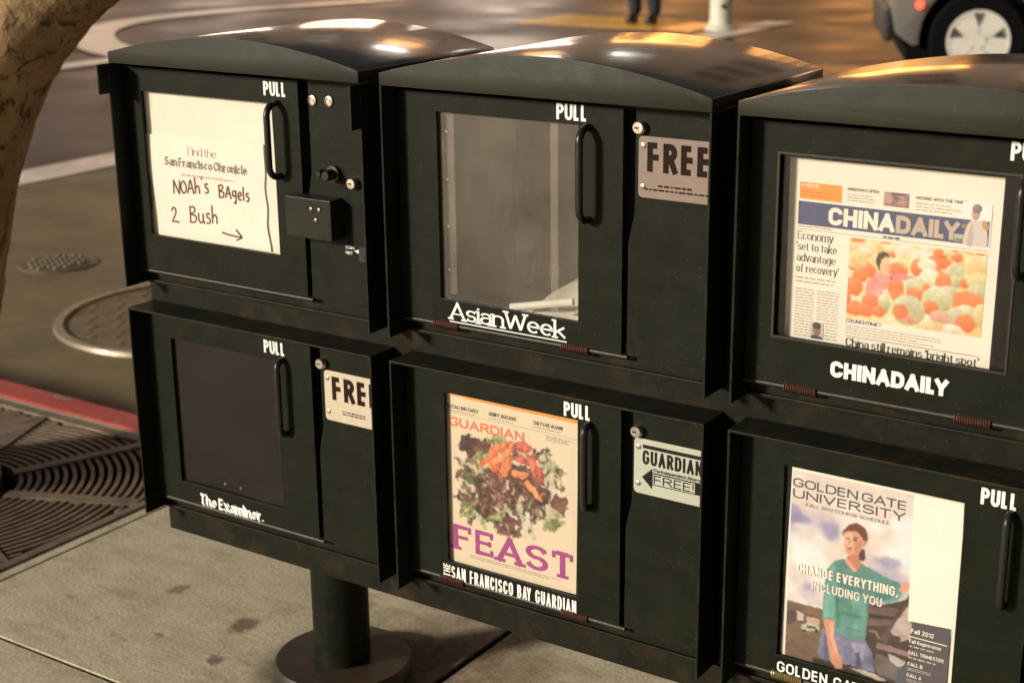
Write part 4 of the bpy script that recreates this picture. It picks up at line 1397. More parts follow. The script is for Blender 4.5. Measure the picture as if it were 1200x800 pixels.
# cut-out figure beside the masthead
cf = Print(e + .2560, e + .2900, -.1345, -.0840, 56, 84, P(253, 240, 214))
inb = (cf.Z < -.1040) & (cf.Z > -.1322) & (cf.X < e + .2887)
cf.img[inb] = np.array((.105, .115, .20))
cf.poly([(e + .2595, -.1338), (e + .2602, -.121), (e + .2635, -.109), (e + .2680, -.1035), (e + .2800, -.1035), (e + .2850, -.111), (e + .2872, -.125), (e + .2868, -.1338)], P(226, 205, 178))
cf.poly([(e + .2640, -.134), (e + .2655, -.115), (e + .2690, -.106), (e + .2715, -.120), (e + .2700, -.134)], P(205, 180, 155))
cf.ell(e + .2720, -.0965, .0048, .0072, 0, P(190, 140, 110), P(225, 180, 145))
cf.ell(e + .2730, -.0905, .0056, .0052, .3, P(120, 100, 90), P(170, 150, 135))
cf.ell(e + .2835, -.1085, .0035, .0060, .5, P(190, 140, 90), P(215, 165, 110))
cf.ell(e + .2600, -.1120, .0030, .0022, .2, P(160, 110, 80), P(200, 150, 110))
cf.build('cut_out_figure', NPY - .0003, nw, M['print'])
tiny_lines(e + .0595, e + .110, -.1355, -.1335, 1, NPY, 24, .5, .2).build('small_print', M['greyink'], nw)
mb = MB(); mb.box(e + .0595, e + .2885, NPY, NPY + .0002, -.1380 + G, -.1376 + G); mb.build('rule', M['greyink'], nw)
tiny_lines(e + .166, e + .186, -.1372, -.1338, 1, NPY, 26, .8, .0).build('small_print', M['navy'], nw)
for k, (s_, xr) in enumerate((('Economy', .1055), ("'set to take", .1105), ('advantage', .1095), ("of recovery'", .1140))):
    text(s_, e + (.0600 if k in (0, 2, 3) else .0590), e + xr, -.1505 - k * .01335 + G, .0105, NPY, t=.105, style='serif', gap=.055, word=.24).build('headline', M['teal_ink'], nw, fix=False)
tiny_lines(e + .060, e + .114, -.2045, -.1950, 2, NPY, 25, .4).build('small_print', M['paleink'], nw)
tiny_lines(e + .0605, e + .0850, -.2710, -.2095, 17, NPY, 27, .42, .04).build('column_print', M['paleink'], nw)
tiny_lines(e + .0885, e + .1165, -.2480, -.2095, 11, NPY, 28, .42, .04).build('column_print', M['paleink'], nw)
tiny_lines(e + .1000, e + .1165, -.2710, -.2480, 6, NPY, 29, .42, .04).build('column_print', M['paleink'], nw)
hp = Print(e + .0817, e + .0985, -.2712, -.2500, 26, 32, P(205, 190, 165))
hp.ell(e + .0900, -.2600, .0052, .0078, 0, P(130, 85, 60), P(190, 135, 100)); hp.ell(e + .0900, -.2545, .0056, .0042, 0, P(60, 50, 45), P(90, 75, 65))
hp.poly([(e + .082, -.272), (e + .084, -.267), (e + .090, -.2665), (e + .097, -.268), (e + .099, -.272)], P(75, 75, 80))
hp.build('portrait', NPY - .0002, nw, M['print'])
CM = quad_map([0.10781, 0.00018524, 9.5371e-06, 3.7997e-09, -9.9931e-09, 3.004e-10], [-0.12449, 2.1467e-05, -0.00017873, 1.0665e-08, -1.3993e-09, -4.4934e-09])
def cm(x, y):
    a, b_ = CM(x, y); return (a + e, b_)
px = 1.02 * (CM(500, 400)[0] - CM(400, 400)[0]) / 100
ph = Print(e + .1262, e + .2882, -.2386, -.1410, 210, 128, P(252, 226, 158))
nb = vnoise(ph.shape, 40, 3)
ph.paint(np.clip((nb - .45) * 3, 0, .8), P(248, 206, 120)); ph.paint(np.clip((.45 - nb) * 3, 0, .7), P(254, 240, 190))
def gourd(x, y, rx, ry, rot=0, a=(222, 178, 96), b_=(255, 240, 190), lx=-.3, lz=.7):
    cx_, cz_ = cm(x, y)
    ph.ell(cx_, cz_, rx * px, ry * px, rot, P(*a), P(*b_), 2.2, lx=lx, lz=lz)
OR = ((238, 108, 52), (255, 158, 96)); GRN = ((178, 172, 104), (240, 232, 182)); YL = ((226, 178, 88), (255, 236, 172)); CRM = ((230, 205, 140), (255, 246, 214))
rg = random.Random(5)
for k in range(46):
    x, y = rg.uniform(80, 1020), rg.uniform(90, 330)
    a, b_ = rg.choice([YL, YL, CRM, OR]) if k % 3 else YL
    gourd(x, y + (x - 95) * .10, rg.uniform(28, 70), rg.uniform(22, 48), rg.uniform(-.5, .5), a, b_)
for x, y, rx, ry, c_ in ((150, 120, 50, 20, OR), (330, 130, 40, 15, OR), (205, 320, 62, 48, OR), (160, 360, 50, 42, OR), (110, 300, 30, 26, OR), (380, 220, 30, 24, OR), (145, 250, 70, 60, YL), (290, 250, 60, 45, YL), (460, 200, 70, 50, CRM), (580, 235, 70, 50, CRM), (540, 305, 42, 55, OR), (690, 270, 80, 46, OR), (700, 215, 50, 30, OR), (610, 290, 60, 40, CRM), (860, 270, 80, 60, YL), (935, 300, 70, 70, YL), (810, 240, 40, 30, OR), (760, 210, 40, 22, YL)):
    gourd(x, y, rx, ry, 0, *c_)
# the person among the gourds, as printed
ph.poly([cm(*p) for p in ((190, 480), (205, 400), (250, 350), (320, 330), (370, 345), (450, 350), (530, 372), (520, 390), (430, 400), (395, 440), (350, 470), (300, 500), (240, 510))], P(248, 160, 140))
ph.poly([cm(*p) for p in ((365, 352), (450, 352), (535, 372), (500, 388), (430, 392), (380, 385))], P(240, 140, 135))
ph.poly([cm(*p) for p in ((240, 470), (300, 430), (350, 470), (300, 510))], P(252, 182, 150), .7)
gourd(322, 300, 38, 48, .1, (240, 168, 112), (255, 212, 158)); gourd(330, 345, 22, 24, 0, (238, 165, 112), (252, 200, 150))
ph.poly([cm(*p) for p in ((266, 250), (280, 205), (320, 192), (356, 212), (360, 240), (330, 232), (300, 252), (292, 320), (282, 320))], P(98, 72, 62))
ph.poly([cm(*p) for p in ((310, 292), (322, 288), (334, 293), (322, 296))], P(120, 70, 55), .5)
ph.poly([cm(*p) for p in ((362, 372), (372, 365), (382, 380), (372, 392))], P(110, 70, 60), .8)
for x, y, rx, ry, c_ in ((120, 430, 60, 60, OR), (400, 440, 55, 60, OR), (410, 490, 50, 45, OR), (630, 360, 62, 48, CRM), (800, 340, 60, 56, GRN), (800, 400, 50, 40, GRN), (860, 415, 34, 36, OR), (950, 400, 70, 60, YL), (960, 470, 70, 50, GRN), (540, 430, 80, 52, GRN), (630, 430, 46, 50, GRN), (720, 405, 52, 58, OR), (530, 490, 62, 48, OR), (770, 480, 80, 42, GRN), (600, 440, 24, 26, OR),
        (880, 540, 110, 74, OR), (680, 520, 100, 88, GRN), (630, 575, 55, 46, OR), (120, 575, 70, 50, OR), (230, 540, 60, 60, OR), (190, 590, 60, 40, OR), (330, 480, 20, 30, CRM), (320, 545, 42, 58, GRN), (285, 600, 50, 40, OR), (480, 590, 112, 100, GRN), (430, 600, 52, 48, OR), (490, 655, 36, 30, ((215, 120, 80), (250, 180, 140))),
        (700, 640, 70, 44, ((222, 150, 110), (248, 200, 160))), (640, 700, 90, 34, YL), (860, 640, 105, 78, GRN), (860, 680, 68, 62, OR), (960, 620, 40, 70, YL), (60, 500, 40, 60, OR), (780, 730, 70, 40, CRM)):
    gourd(x, y, rx, ry, rg.uniform(-.2, .2), *c_)
ph.paint(.22 * np.clip((vnoise(ph.shape, 6, 8) - .4) * 3, 0, 1), P(200, 120, 60))
ph.img = np.clip(ph.img * (.86 + .3 * vnoise(ph.shape, 14, 19)[..., None]), 0, .88)
ph.warp(9, 2.0, 201)
ph.grain(None, 4, .10, 203)
ph.grain(None, 16, .10, 205)
ph.soften(1)
ph.build('front_page_picture', NPY, nw, M['print'])
text('CRUNCHTIME?', e + .1265, e + .1700, -.2442 + G, .0045, NPY, t=.16).build('caption_title', M['navy'], nw, fix=False)
tiny_lines(e + .1265, e + .2860, -.2590, -.2465, 4, NPY, 35, .38, .5).build('small_print', M['paleink'], nw)
mb = MB(); mb.box(e + .1265, e + .2880, NPY, NPY + .0002, -.2615 + G, -.2608 + G); mb.build('rule', M['greyink'], nw)
text("China still remains 'bright spot'", e + .1275, e + .2880, -.2738 + G, .0108, NPY, t=.14, style='serif', gap=.055, word=.24).build('headline', M['ink'], nw, fix=False)

# salad magazine (lower middle)
mg = empty('salad_magazine', (.178, .047, -.703 + G), 'tan magazine cover with a carrot and lettuce salad above big purple letters', 'magazine')
MY = .0448
wavy_sheet(lambda t: .0675 - .0035 * t, lambda t: .2885 - .0035 * t, .0450, lambda s: -.4385 + .0000 * s, lambda s: -.7030 + .004 * s, thick=.004).build('pages', M['tanpaper'], mg, smooth=True)
SM = quad_map([0.06078, 0.00028804, -7.36e-06, 9.383e-09, -2.0431e-08, -1.0885e-10], [-0.49281, 5.6525e-05, -0.00024772, 2.0348e-08, -4.5306e-09, -8.2026e-09])
def sm(p): return SM(*p)
TAN = (.70, .60, .45)
sa = Print(.0722, .2800, -.6400, -.4740, 250, 200, TAN)
fade = vnoise(sa.shape, 30, 51)
sa.paint(np.clip((fade - .5) * 1.2, 0, .3), P(214, 196, 150))
rs = random.Random(9)
u_ = 1 / 5.335 * .0015
def leaf(cx, cy, L, W, ang, col, jag=.35, n=16, seed=0, alpha=1.0):
    r = random.Random(seed)
    pts = []
    for k in range(n):
        a = 2 * math.pi * k / n
        rr = 1 + r.uniform(-jag, jag)
        x, y = L * math.cos(a) * rr, W * math.sin(a) * rr
        pts.append(sm((cx + x * math.cos(ang) - y * math.sin(ang), cy + x * math.sin(ang) + y * math.cos(ang))))
    sa.poly(pts, P(*col), alpha)
MAR = [(92, 52, 42), (112, 68, 54), (78, 44, 36), (132, 84, 66), (100, 62, 48)]
GRE = [(132, 134, 74), (160, 160, 98), (110, 112, 62), (176, 172, 118), (96, 92, 56)]
PAL = [(205, 196, 150), (220, 210, 170), (186, 180, 124)]
# soft contact tone printed under the salad
leaf(420, 380, 300, 260, .2, (196, 172, 128), .15, 30, 1, .5)
for cx, cy, L, W, ang, col in ((190, 130, 80, 60, .3, MAR[0]), (150, 70, 30, 34, .9, MAR[2]), (240, 130, 60, 50, 1.2, MAR[1]), (140, 110, 50, 30, 2.2, MAR[2]),
        (230, 195, 110, 26, -.35, GRE[0]), (120, 230, 60, 16, .6, MAR[3]), (170, 240, 70, 16, .2, PAL[0]), (110, 300, 40, 40, 1.3, MAR[1]), (170, 320, 60, 40, .6, GRE[2]),
        (150, 380, 80, 24, .9, PAL[1]), (140, 445, 46, 34, .3, MAR[3]), (165, 470, 50, 24, 1.2, MAR[1]), (220, 500, 90, 44, -.4, GRE[0]), (180, 545, 70, 28, -.35, GRE[1]), (270, 500, 50, 46, .7, GRE[3]), (235, 400, 34, 90, -.5, GRE[2]),
        (340, 90, 70, 34, .1, GRE[1]), (620, 170, 44, 34, .4, MAR[0]), (640, 150, 30, 20, -.4, GRE[4]), (640, 215, 70, 34, 1.1, PAL[0]), (690, 260, 70, 18, 1.2, PAL[2]), (660, 250, 50, 16, 1.4, GRE[3]), (725, 330, 48, 6, 1.25, GRE[1]), (720, 280, 30, 8, .4, GRE[3]),
        (720, 470, 62, 46, .1, MAR[1]), (740, 500, 44, 40, .6, MAR[3]), (680, 600, 84, 50, -.2, GRE[1]), (710, 560, 44, 34, .4, GRE[3]), (690, 620, 60, 36, .2, GRE[0])):
    leaf(cx, cy, L, W, ang, col, .28, 18, rs.randint(0, 9999))
for k in range(150):
    a = rs.uniform(0, 2 * math.pi); q = .55 + .5 * rs.random()
    cx, cy = 410 + 320 * q * math.cos(a), 370 + 265 * q * math.sin(a)
    if cy < 120 and 250 < cx < 560: continue
    leaf(cx, cy, rs.uniform(12, 48), rs.uniform(6, 20), rs.uniform(0, 3.1), rs.choice(MAR + GRE + PAL), .4, 12, rs.randint(0, 9999), .85)
for k in range(300):
    a = rs.uniform(0, 2 * math.pi); q = rs.random() ** .5
    cx, cy = 410 + 235 * q * math.cos(a), 420 + 185 * q * math.sin(a)
    leaf(cx, cy, rs.uniform(14, 46), rs.uniform(7, 22), rs.uniform(0, 3.1), rs.choice(MAR + MAR + [(146, 98, 76), (64, 36, 30), (158, 112, 84)]), .4, 12, rs.randint(0, 9999), .92)
for k in range(60):
    cx, cy = rs.uniform(330, 470), rs.uniform(560, 700)
    leaf(cx, cy, rs.uniform(12, 34), rs.uniform(8, 20), rs.uniform(0, 3.1), rs.choice(MAR + [(120, 60, 70)]), .4, 12, rs.randint(0, 9999), .9)
for cx, cy, L, W, ang, col in ((490, 560, 14, 80, -.15, PAL[0]), (520, 610, 16, 80, .1, PAL[1]), (540, 480, 6, 50, .35, GRE[1]), (475, 500, 5, 60, -.1, PAL[2]), (560, 660, 12, 50, -.3, PAL[0]), (420, 540, 60, 8, .5, PAL[1]), (340, 520, 40, 9, .7, PAL[1]), (330, 560, 60, 22, .1, GRE[1]), (380, 530, 40, 12, -.4, PAL[2]), (510, 690, 40, 14, 1.2, PAL[1])):
    leaf(cx, cy, L, W, ang, col, .18, 16, rs.randint(0, 9999))
for k in range(34):
    cx, cy = 600 + rs.uniform(-50, 50), 545 + rs.uniform(-45, 45)
    leaf(cx, cy, rs.uniform(10, 30), 2.2, rs.uniform(0, 3.1), rs.choice(PAL + GRE), .1, 10, rs.randint(0, 9999))
for k in range(110):
    a = rs.uniform(0, 2 * math.pi); q = rs.random() ** .5
    leaf(390 + 190 * q * math.cos(a), 420 + 130 * q * math.sin(a), rs.uniform(8, 22), 2.0, rs.uniform(0, 3.1), rs.choice([(170, 120, 92), (56, 32, 28), (188, 140, 104)]), .2, 8, rs.randint(0, 9999), .8)
sa.warp(14, 7, 101)
sa.warp(5, 3.2, 103)
CAR = [(228, 120, 66), (238, 140, 84), (214, 104, 58)]
PNK = [(206, 92, 66), (196, 84, 64), (216, 104, 74)]
def carrot(pts, col):
    sa.poly([sm(p) for p in pts], P(*col))
    m = [( (pts[i][0] + pts[(i + 1) % len(pts)][0]) / 2, (pts[i][1] + pts[(i + 1) % len(pts)][1]) / 2) for i in range(len(pts))]
    cxy = (sum(p[0] for p in pts) / len(pts), sum(p[1] for p in pts) / len(pts))
    sh = [(p[0] * .62 + cxy[0] * .38 - 5, p[1] * .62 + cxy[1] * .38 - 7) for p in pts]
    sa.poly([sm(p) for p in sh], P(min(255, col[0] + 16), min(255, col[1] + 24), min(255, col[2] + 22)), .75)
carrot([(205, 240), (280, 170), (330, 140), (345, 165), (300, 215), (235, 252)], CAR[2])
carrot([(285, 130), (330, 100), (420, 85), (440, 95), (400, 140), (330, 165), (290, 160)], CAR[0])
carrot([(270, 240), (340, 170), (430, 115), (440, 130), (400, 190), (350, 260), (300, 270)], CAR[1])
carrot([(340, 300), (370, 210), (410, 168), (432, 180), (420, 250), (395, 312), (352, 312)], CAR[0])
carrot([(300, 245), (350, 215), (360, 270), (340, 300), (300, 270)], CAR[2])
carrot([(440, 100), (500, 85), (550, 120), (555, 150), (510, 165), (450, 150)], PNK[1])
carrot([(425, 110), (455, 90), (460, 150), (440, 170)], (150, 78, 66))
carrot([(445, 190), (480, 172), (560, 215), (590, 250), (575, 265), (500, 235), (455, 215)], PNK[0])
carrot([(530, 180), (565, 165), (580, 210), (585, 300), (565, 330), (545, 270)], PNK[2])
carrot([(575, 250), (610, 260), (630, 310), (622, 352), (605, 350), (585, 300)], PNK[1])
carrot([(412, 290), (430, 264), (520, 285), (528, 310), (490, 325), (430, 305)], CAR[1])
carrot([(500, 345), (520, 328), (560, 370), (610, 440), (620, 475), (600, 465), (560, 420), (515, 375)], CAR[1])
sa.poly([sm(p) for p in ((425, 235), (470, 240), (530, 275), (520, 285), (460, 268), (425, 262))], P(92, 56, 42), .8)
sa.warp(8, 2.0, 107)
dk = np.clip((np.array(TAN).sum() - sa.img.sum(-1)) / .9, 0, 1)
tx_ = (vnoise(sa.shape, 7, 61, 3) - .5) * 1.5 + (vnoise(sa.shape, 3, 62, 2) - .5) * .9
sa.img = np.clip(sa.img * (1 + tx_ * dk)[..., None], .012, .88)
# let the picture's border melt into the page
ed = np.minimum(np.minimum(sa.X - .0722, .2800 - sa.X), np.minimum(sa.Z + .6400, -.4740 - sa.Z)) / .004
sa.paint(1 - np.clip(ed, 0, 1), TAN)
sa.soften(1)
sa.build('salad_picture', MY, mg, M['print'])
mb = MB(); mb.prism([(.0690, -.4418 + G), (.2880, -.4400 + G), (.2880, -.4388 + G), (.0690, -.4388 + G)], MY - .0002, MY + .0002)
mb.prism([(.1050, -.4428 + G), (.2880, -.4446 + G), (.2880, -.4402 + G), (.1050, -.4416 + G)], MY - .0002, MY + .0002)
mb.build('orange_strip', M['orange'], mg)
for s_, x0, x1, zb in (('RECALLING EARLY', .0690, .1235, -.4612), ('HONEY, BOO BOO!', .1410, .1870, -.4603), ('THEY LIVE AGAIN!', .2150, .2635, -.4592)):
    text(s_, x0, x1, zb + G, .0056, MY, t=.17, gap=.08, word=.2).build('teaser_heading', M['ink'], mg, fix=False)
    tiny_lines(x0, x1, zb - .005, zb - .002, 1, MY, int(x0 * 999), .4).build('small_print', M['greyink'], mg)
mb = MB(); mb.box(.0688, .2868, MY - .0001, MY + .0001, -.4676 + G, -.4672 + G); mb.build('rule', M['greyink'], mg)
text('GUARDIAN', .0715, .2005, -.4880 + G, .0142, MY - .0003, t=.20, gap=.14).build('title_lettering', M['orange_title'], mg, fix=False)
tiny_lines(.236, .283, -.4790, -.4705, 3, MY - .0003, 71, .4, .3).build('small_print', M['greyink'], mg)
text('FEAST', .0742, .2815, -.6795 + G, .0405, MY - .0006, t=.205, style='slab', gap=.14).build('purple_lettering', M['purple'], mg, fix=False)
tiny_lines(.103, .262, -.6880, -.6820, 2, MY - .0003, 72, .3, .2).build('small_print', M['greyink'], mg)

mg.location += Vector((.0044, -.0065, .0031))

# course brochure (lower right)
e = c6
br = empty('course_brochure', (e + .178, .047, -.703 + G), 'course brochure whose cover shows a woman in a teal top leaning on a dark car', 'brochure')
BY = .0448
wavy_sheet(lambda t: e + .0690 - .0045 * t, lambda t: e + .2860 + .0030 * t, .0450, lambda s: -.4405, lambda s: -.7030, thick=.004).build('pages', M['paper'], br, smooth=True)
BM = quad_map([0.035335, 0.00037662, 1.5134e-05, 1.5376e-08, -3.9851e-08, 1.0968e-09], [-0.4396, 7.9709e-05, -0.00037179, 4.6333e-08, -1.0287e-08, -1.8687e-08])
def bmx(x, y):
    a, b_ = BM(x, y); return (a + e, b_)
def bp(*pts): return [bmx(*p) for p in pts]
cv = Print(e + .0700, e + .2830, -.7030, -.4440, 250, 300, P(240, 218, 192))
ver = (cv.Z + .62) / .178
cl1, cl2 = vnoise(cv.shape, 70, 5, 5), vnoise(cv.shape, 46, 15, 5)
cv.paint(np.clip(ver * .9 - .1, 0, .6), P(236, 210, 180))
cv.paint(np.clip((cl1 - .50) * 5, 0, .75) * np.clip(1.15 - ver, 0, 1), P(160, 148, 172))
cv.paint(np.clip((cl2 - .46) * 5, 0, .85) * np.clip(1.25 - ver, 0, 1), P(252, 236, 214))
for x, y, r_ in ((130, 245, 46), (100, 300, 60), (190, 270, 50), (150, 330, 70), (440, 330, 60), (480, 250, 50), (400, 240, 40)):
    a, b_ = bmx(x, y); s_ = r_ * .00038
    d2 = np.sqrt((cv.X - a) ** 2 + (cv.Z - b_) ** 2) / s_
    cv.paint(np.clip(1.15 - d2 + (cl2 - .5) * 1.6, 0, .8), P(252, 238, 216))
for x, y, rx, ry in ((225, 255, 30, 34), (105, 205, 40, 14), (440, 365, 44, 20), (90, 180, 26, 30)):
    a, b_ = bmx(x, y)
    d2 = np.sqrt(((cv.X - a) / (rx * .00038)) ** 2 + ((cv.Z - b_) / (ry * .00038)) ** 2)
    cv.paint(np.clip(1.2 - d2 + (cl1 - .5) * 2, 0, .7), P(146, 136, 166))
# street behind her
hz = np.clip((-.6225 - cv.Z) / .002 + .5, 0, 1)
cv.paint(hz, P(132, 104, 76))
cv.paint(hz * np.clip((vnoise(cv.shape, 20, 25) - .4) * 2, 0, .6), P(108, 84, 62))
cv.poly(bp((72, 505), (100, 515), (140, 545), (195, 560), (200, 590), (150, 592), (110, 580), (70, 575)), P(120, 88, 70))
cv.poly(bp((72, 535), (100, 540), (100, 578), (70, 590)), P(92, 72, 60))
cv.poly(bp((104, 535), (130, 548), (130, 575), (106, 572)), P(216, 196, 172)); cv.poly(bp((138, 556), (188, 566), (188, 590), (140, 588)), P(196, 160, 130))
cv.poly(bp((120, 588), (150, 580), (185, 592), (186, 612), (150, 610), (122, 602)), P(196, 190, 150)); cv.poly(bp((140, 590), (176, 596), (174, 604), (142, 600)), P(70, 62, 56))
for x in (132, 176): cv.ell(*bmx(x, 610), 6 * .00038, 6 * .00038, 0, P(40, 34, 32), P(60, 52, 48))
# dark car she leans on
cv.poly(bp((300, 500), (420, 515), (490, 500), (520, 470), (660, 600), (660, 810), (330, 790), (250, 760), (240, 640)), P(70, 54, 46))
cv.poly(bp((360, 520), (470, 530), (440, 590), (360, 590)), P(120, 92, 76)); cv.poly(bp((362, 548), (455, 560), (448, 572), (362, 562)), P(56, 44, 40))
cv.poly(bp((400, 640), (515, 490), (522, 505), (470, 590), (420, 660)), P(96, 76, 66))
cv.poly(bp((440, 610), (505, 520), (520, 540), (515, 640), (470, 650)), P(206, 180, 156))
cv.poly(bp((445, 620), (478, 630), (475, 655), (452, 650)), P(78, 62, 52))
cv.poly(bp((395, 650), (520, 690), (520, 705), (390, 670)), P(150, 122, 104)); cv.poly(bp((365, 605), (395, 612), (402, 640), (395, 640), (388, 618), (362, 612)), P(140, 112, 96))
cv.poly(bp((390, 690), (430, 705), (500, 760), (480, 790), (400, 770), (380, 720)), P(112, 96, 88)); cv.poly(bp((430, 690), (500, 720), (480, 745), (440, 720)), P(200, 184, 160))
cv.poly(bp((470, 740), (520, 720), (530, 800), (455, 800)), P(86, 88, 90))
cv.poly(bp((165, 705), (300, 735), (470, 800), (440, 806), (240, 752), (160, 722)), P(52, 40, 36)); cv.poly(bp((290, 742), (350, 750), (430, 788), (400, 790)), P(196, 176, 140))
# jeans, arm, top
cv.poly(bp((195, 600), (250, 610), (350, 640), (375, 690), (385, 760), (340, 745), (300, 735), (200, 712), (180, 690), (186, 640)), P(128, 122, 138))
cv.poly(bp((205, 620), (240, 640), (236, 715), (205, 712)), P(104, 100, 118)); cv.poly(bp((300, 650), (350, 655), (345, 720), (320, 700)), P(154, 146, 158)); cv.poly(bp((315, 690), (330, 680), (335, 740), (322, 738)), P(90, 84, 100))
cv.grain(None, 12, .10, 301)
cv.grain(bp((195, 600), (250, 610), (350, 640), (375, 690), (385, 760), (340, 745), (300, 735), (200, 712), (180, 690)), 9, .30, 303, (1, 2))
cv.grain(bp((300, 500), (520, 470), (660, 600), (660, 810), (250, 760), (240, 640)), 14, .45, 305, (2, 1))
cv.grain(bp((60, 500), (300, 520), (300, 800), (60, 800)), 6, .22, 307, (2, 1))
TE = (100, 146, 122)
cv.poly(bp((215, 385), (240, 358), (275, 352), (330, 365), (385, 395), (440, 425), (478, 440), (488, 470), (470, 502), (430, 510), (385, 502), (362, 520), (360, 560), (352, 640), (300, 640), (245, 615), (242, 572), (198, 565), (200, 500), (205, 430)), P(*TE))
cv.poly(bp((215, 400), (240, 375), (250, 480), (240, 560), (202, 560), (205, 470)), P(118, 170, 144)); cv.poly(bp((300, 480), (350, 470), (352, 560), (345, 630), (310, 620)), P(114, 166, 140), .8)
cv.poly(bp((242, 470), (256, 470), (262, 600), (246, 600)), P(62, 124, 102), .8); cv.poly(bp((262, 540), (340, 556), (340, 566), (262, 552)), P(66, 128, 106), .7); cv.poly(bp((380, 470), (440, 478), (470, 470), (440, 500), (390, 498)), P(64, 122, 102), .8); cv.poly(bp((262, 430), (330, 470), (325, 480), (262, 450)), P(70, 134, 110), .7)
cv.poly(bp((280, 590), (335, 610), (330, 618), (282, 602)), P(66, 126, 104), .6)
TP = bp((215, 385), (240, 358), (275, 352), (330, 365), (385, 395), (440, 425), (478, 440), (488, 470), (470, 502), (430, 510), (385, 502), (362, 520), (360, 560), (352, 640), (300, 640), (245, 615), (242, 572), (198, 565), (200, 500), (205, 430))
cv.grain(TP, 10, .28, 311, (1, 2.5))
cv.grain(TP, 22, .30, 313, (1.5, 1))
cv.poly(bp((200, 565), (242, 572), (240, 640), (262, 700), (270, 742), (246, 746), (228, 720), (215, 650)), P(222, 152, 112)); cv.poly(bp((222, 580), (240, 582), (238, 640), (255, 690), (242, 690), (226, 640)), P(240, 180, 140), .8)
for q in range(4): cv.poly(bp((232 + q * 9, 712), (240 + q * 9, 712), (246 + q * 8, 748), (239 + q * 8, 746)), P(204, 130, 94), .55)
cv.poly(bp((470, 470), (482, 445), (505, 432), (512, 440), (510, 462), (486, 474)), P(232, 164, 122))
# neck, head, hair
cv.poly(bp((286, 340), (332, 335), (336, 380), (318, 398), (280, 368)), P(206, 130, 92)); cv.poly(bp((276, 360), (290, 352), (322, 398), (310, 400)), P(232, 168, 128))
cv.ell(*bmx(318, 270), 40 * .00038, 44 * .00038, -.2, P(92, 52, 34), P(128, 78, 50))
cv.poly(bp((330, 320), (350, 315), (352, 352), (340, 362), (328, 350)), P(96, 54, 36))
cv.poly(bp((272, 262), (284, 246), (318, 248), (338, 270), (346, 300), (336, 326), (322, 342), (296, 342), (280, 322), (276, 296)), P(226, 160, 118))
cv.poly(bp((276, 268), (292, 256), (308, 262), (304, 300), (288, 312), (280, 300)), P(242, 188, 148), .8)
cv.poly(bp((318, 290), (340, 288), (334, 326), (320, 340), (310, 320)), P(204, 132, 94), .75)
cv.ell(*bmx(349, 297), 6 * .00038, 10 * .00038, -.2, P(206, 130, 94), P(230, 160, 120))
cv.poly(bp((280, 273), (294, 270), (294, 274), (281, 277)), P(110, 66, 44)); cv.poly(bp((306, 272), (326, 276), (326, 280), (306, 276)), P(110, 66, 44))
cv.poly(bp((282, 279), (292, 277), (292, 282), (283, 283)), P(80, 52, 40)); cv.poly(bp((308, 280), (322, 283), (320, 288), (308, 285)), P(80, 52, 40))
cv.poly(bp((293, 280), (299, 280), (296, 300), (288, 303), (287, 299)), P(206, 136, 98), .8)
cv.poly(bp((286, 315), (296, 310), (306, 316), (298, 321), (288, 319)), P(158, 66, 54)); cv.poly(bp((300, 334), (325, 335), (318, 345), (300, 343)), P(190, 118, 84), .7)
cv.poly(bp((268, 272), (270, 252), (288, 234), (318, 232), (344, 250), (354, 285), (344, 292), (338, 272), (318, 252), (288, 250), (276, 262)), P(112, 66, 42))
# dark listing at the lower right
cv.poly(bp((515, 575), (660, 605), (640, 812), (500, 790), (512, 700)), P(92, 84, 82), .88)
cv.img = np.clip(cv.img * (.93 + .14 * vnoise(cv.shape, 10, 77)[..., None]), 0, .88)
cv.grain(bp((268, 240), (345, 240), (350, 345), (275, 345)), 8, .12, 321)
cv.warp(6, 1.5, 331)
cv.soften(1)
cv.build('cover_picture', BY, br, M['print'])
lb = MB(); lb.prism([(e + .2290, -.6075 + G), (e + .2910, -.6035 + G), (e + .2860, -.4410 + G), (e + .2258, -.4422 + G)], BY - .0012, BY - .0004)
lb.build('address_label', M['label'], br)
tiny_lines(e + .262, e + .268, -.505, -.455, 12, BY - .0014, 81, .2, .4).build('small_print', M['newsprint'], br)
def bl(s_, x0, x1, zb, cap, mat, name='lettering', y=BY - .0005, **k): return text(s_, e + x0, e + x1, zb + G, cap, y, **k).build(name, mat, br, fix=False)
bl('GOLDEN GATE', .0712, .2172, -.4655, .0118, M['teal_ink'], 'title_lettering', t=.15, gap=.16, word=.3)
bl('UNIVERSITY', .0718, .2165, -.4803, .0118, M['teal_ink'], 'title_lettering', t=.15, gap=.22)
bl('FALL 2012 COURSE SCHEDULE', .0897, .1975, -.4886, .0044, M['greyink'], t=.16, gap=.2, word=.3)
for dx_ in (.0007,):
    bl('CHANGE EVERYTHING,', .0818 + dx_, .2140 + dx_, -.5798 - .0005, .0128, M['shadowink'], 'slogan_shadow', t=.165, gap=.12, word=.25)
    bl('INCLUDING YOU', .1025 + dx_, .1945 + dx_, -.5985 - .0005, .0118, M['shadowink'], 'slogan_shadow', t=.135, gap=.14, word=.25)
bl('CHANGE EVERYTHING,', .0818, .2140, -.5798, .0128, M['white'], 'slogan', y=BY - .0009, t=.165, gap=.12, word=.25)
bl('INCLUDING YOU', .1025, .1945, -.5985, .0118, M['white'], 'slogan', y=BY - .0009, t=.135, gap=.14, word=.25)
bl('Fall 2012', .2335, .2620, -.6228, .0062, M['label'], t=.17)
mb = MB(); mb.box(e + .2310, e + .2790, BY - .0007, BY - .0005, -.6284 + G, -.6272 + G); mb.build('rule', M['label'], br)
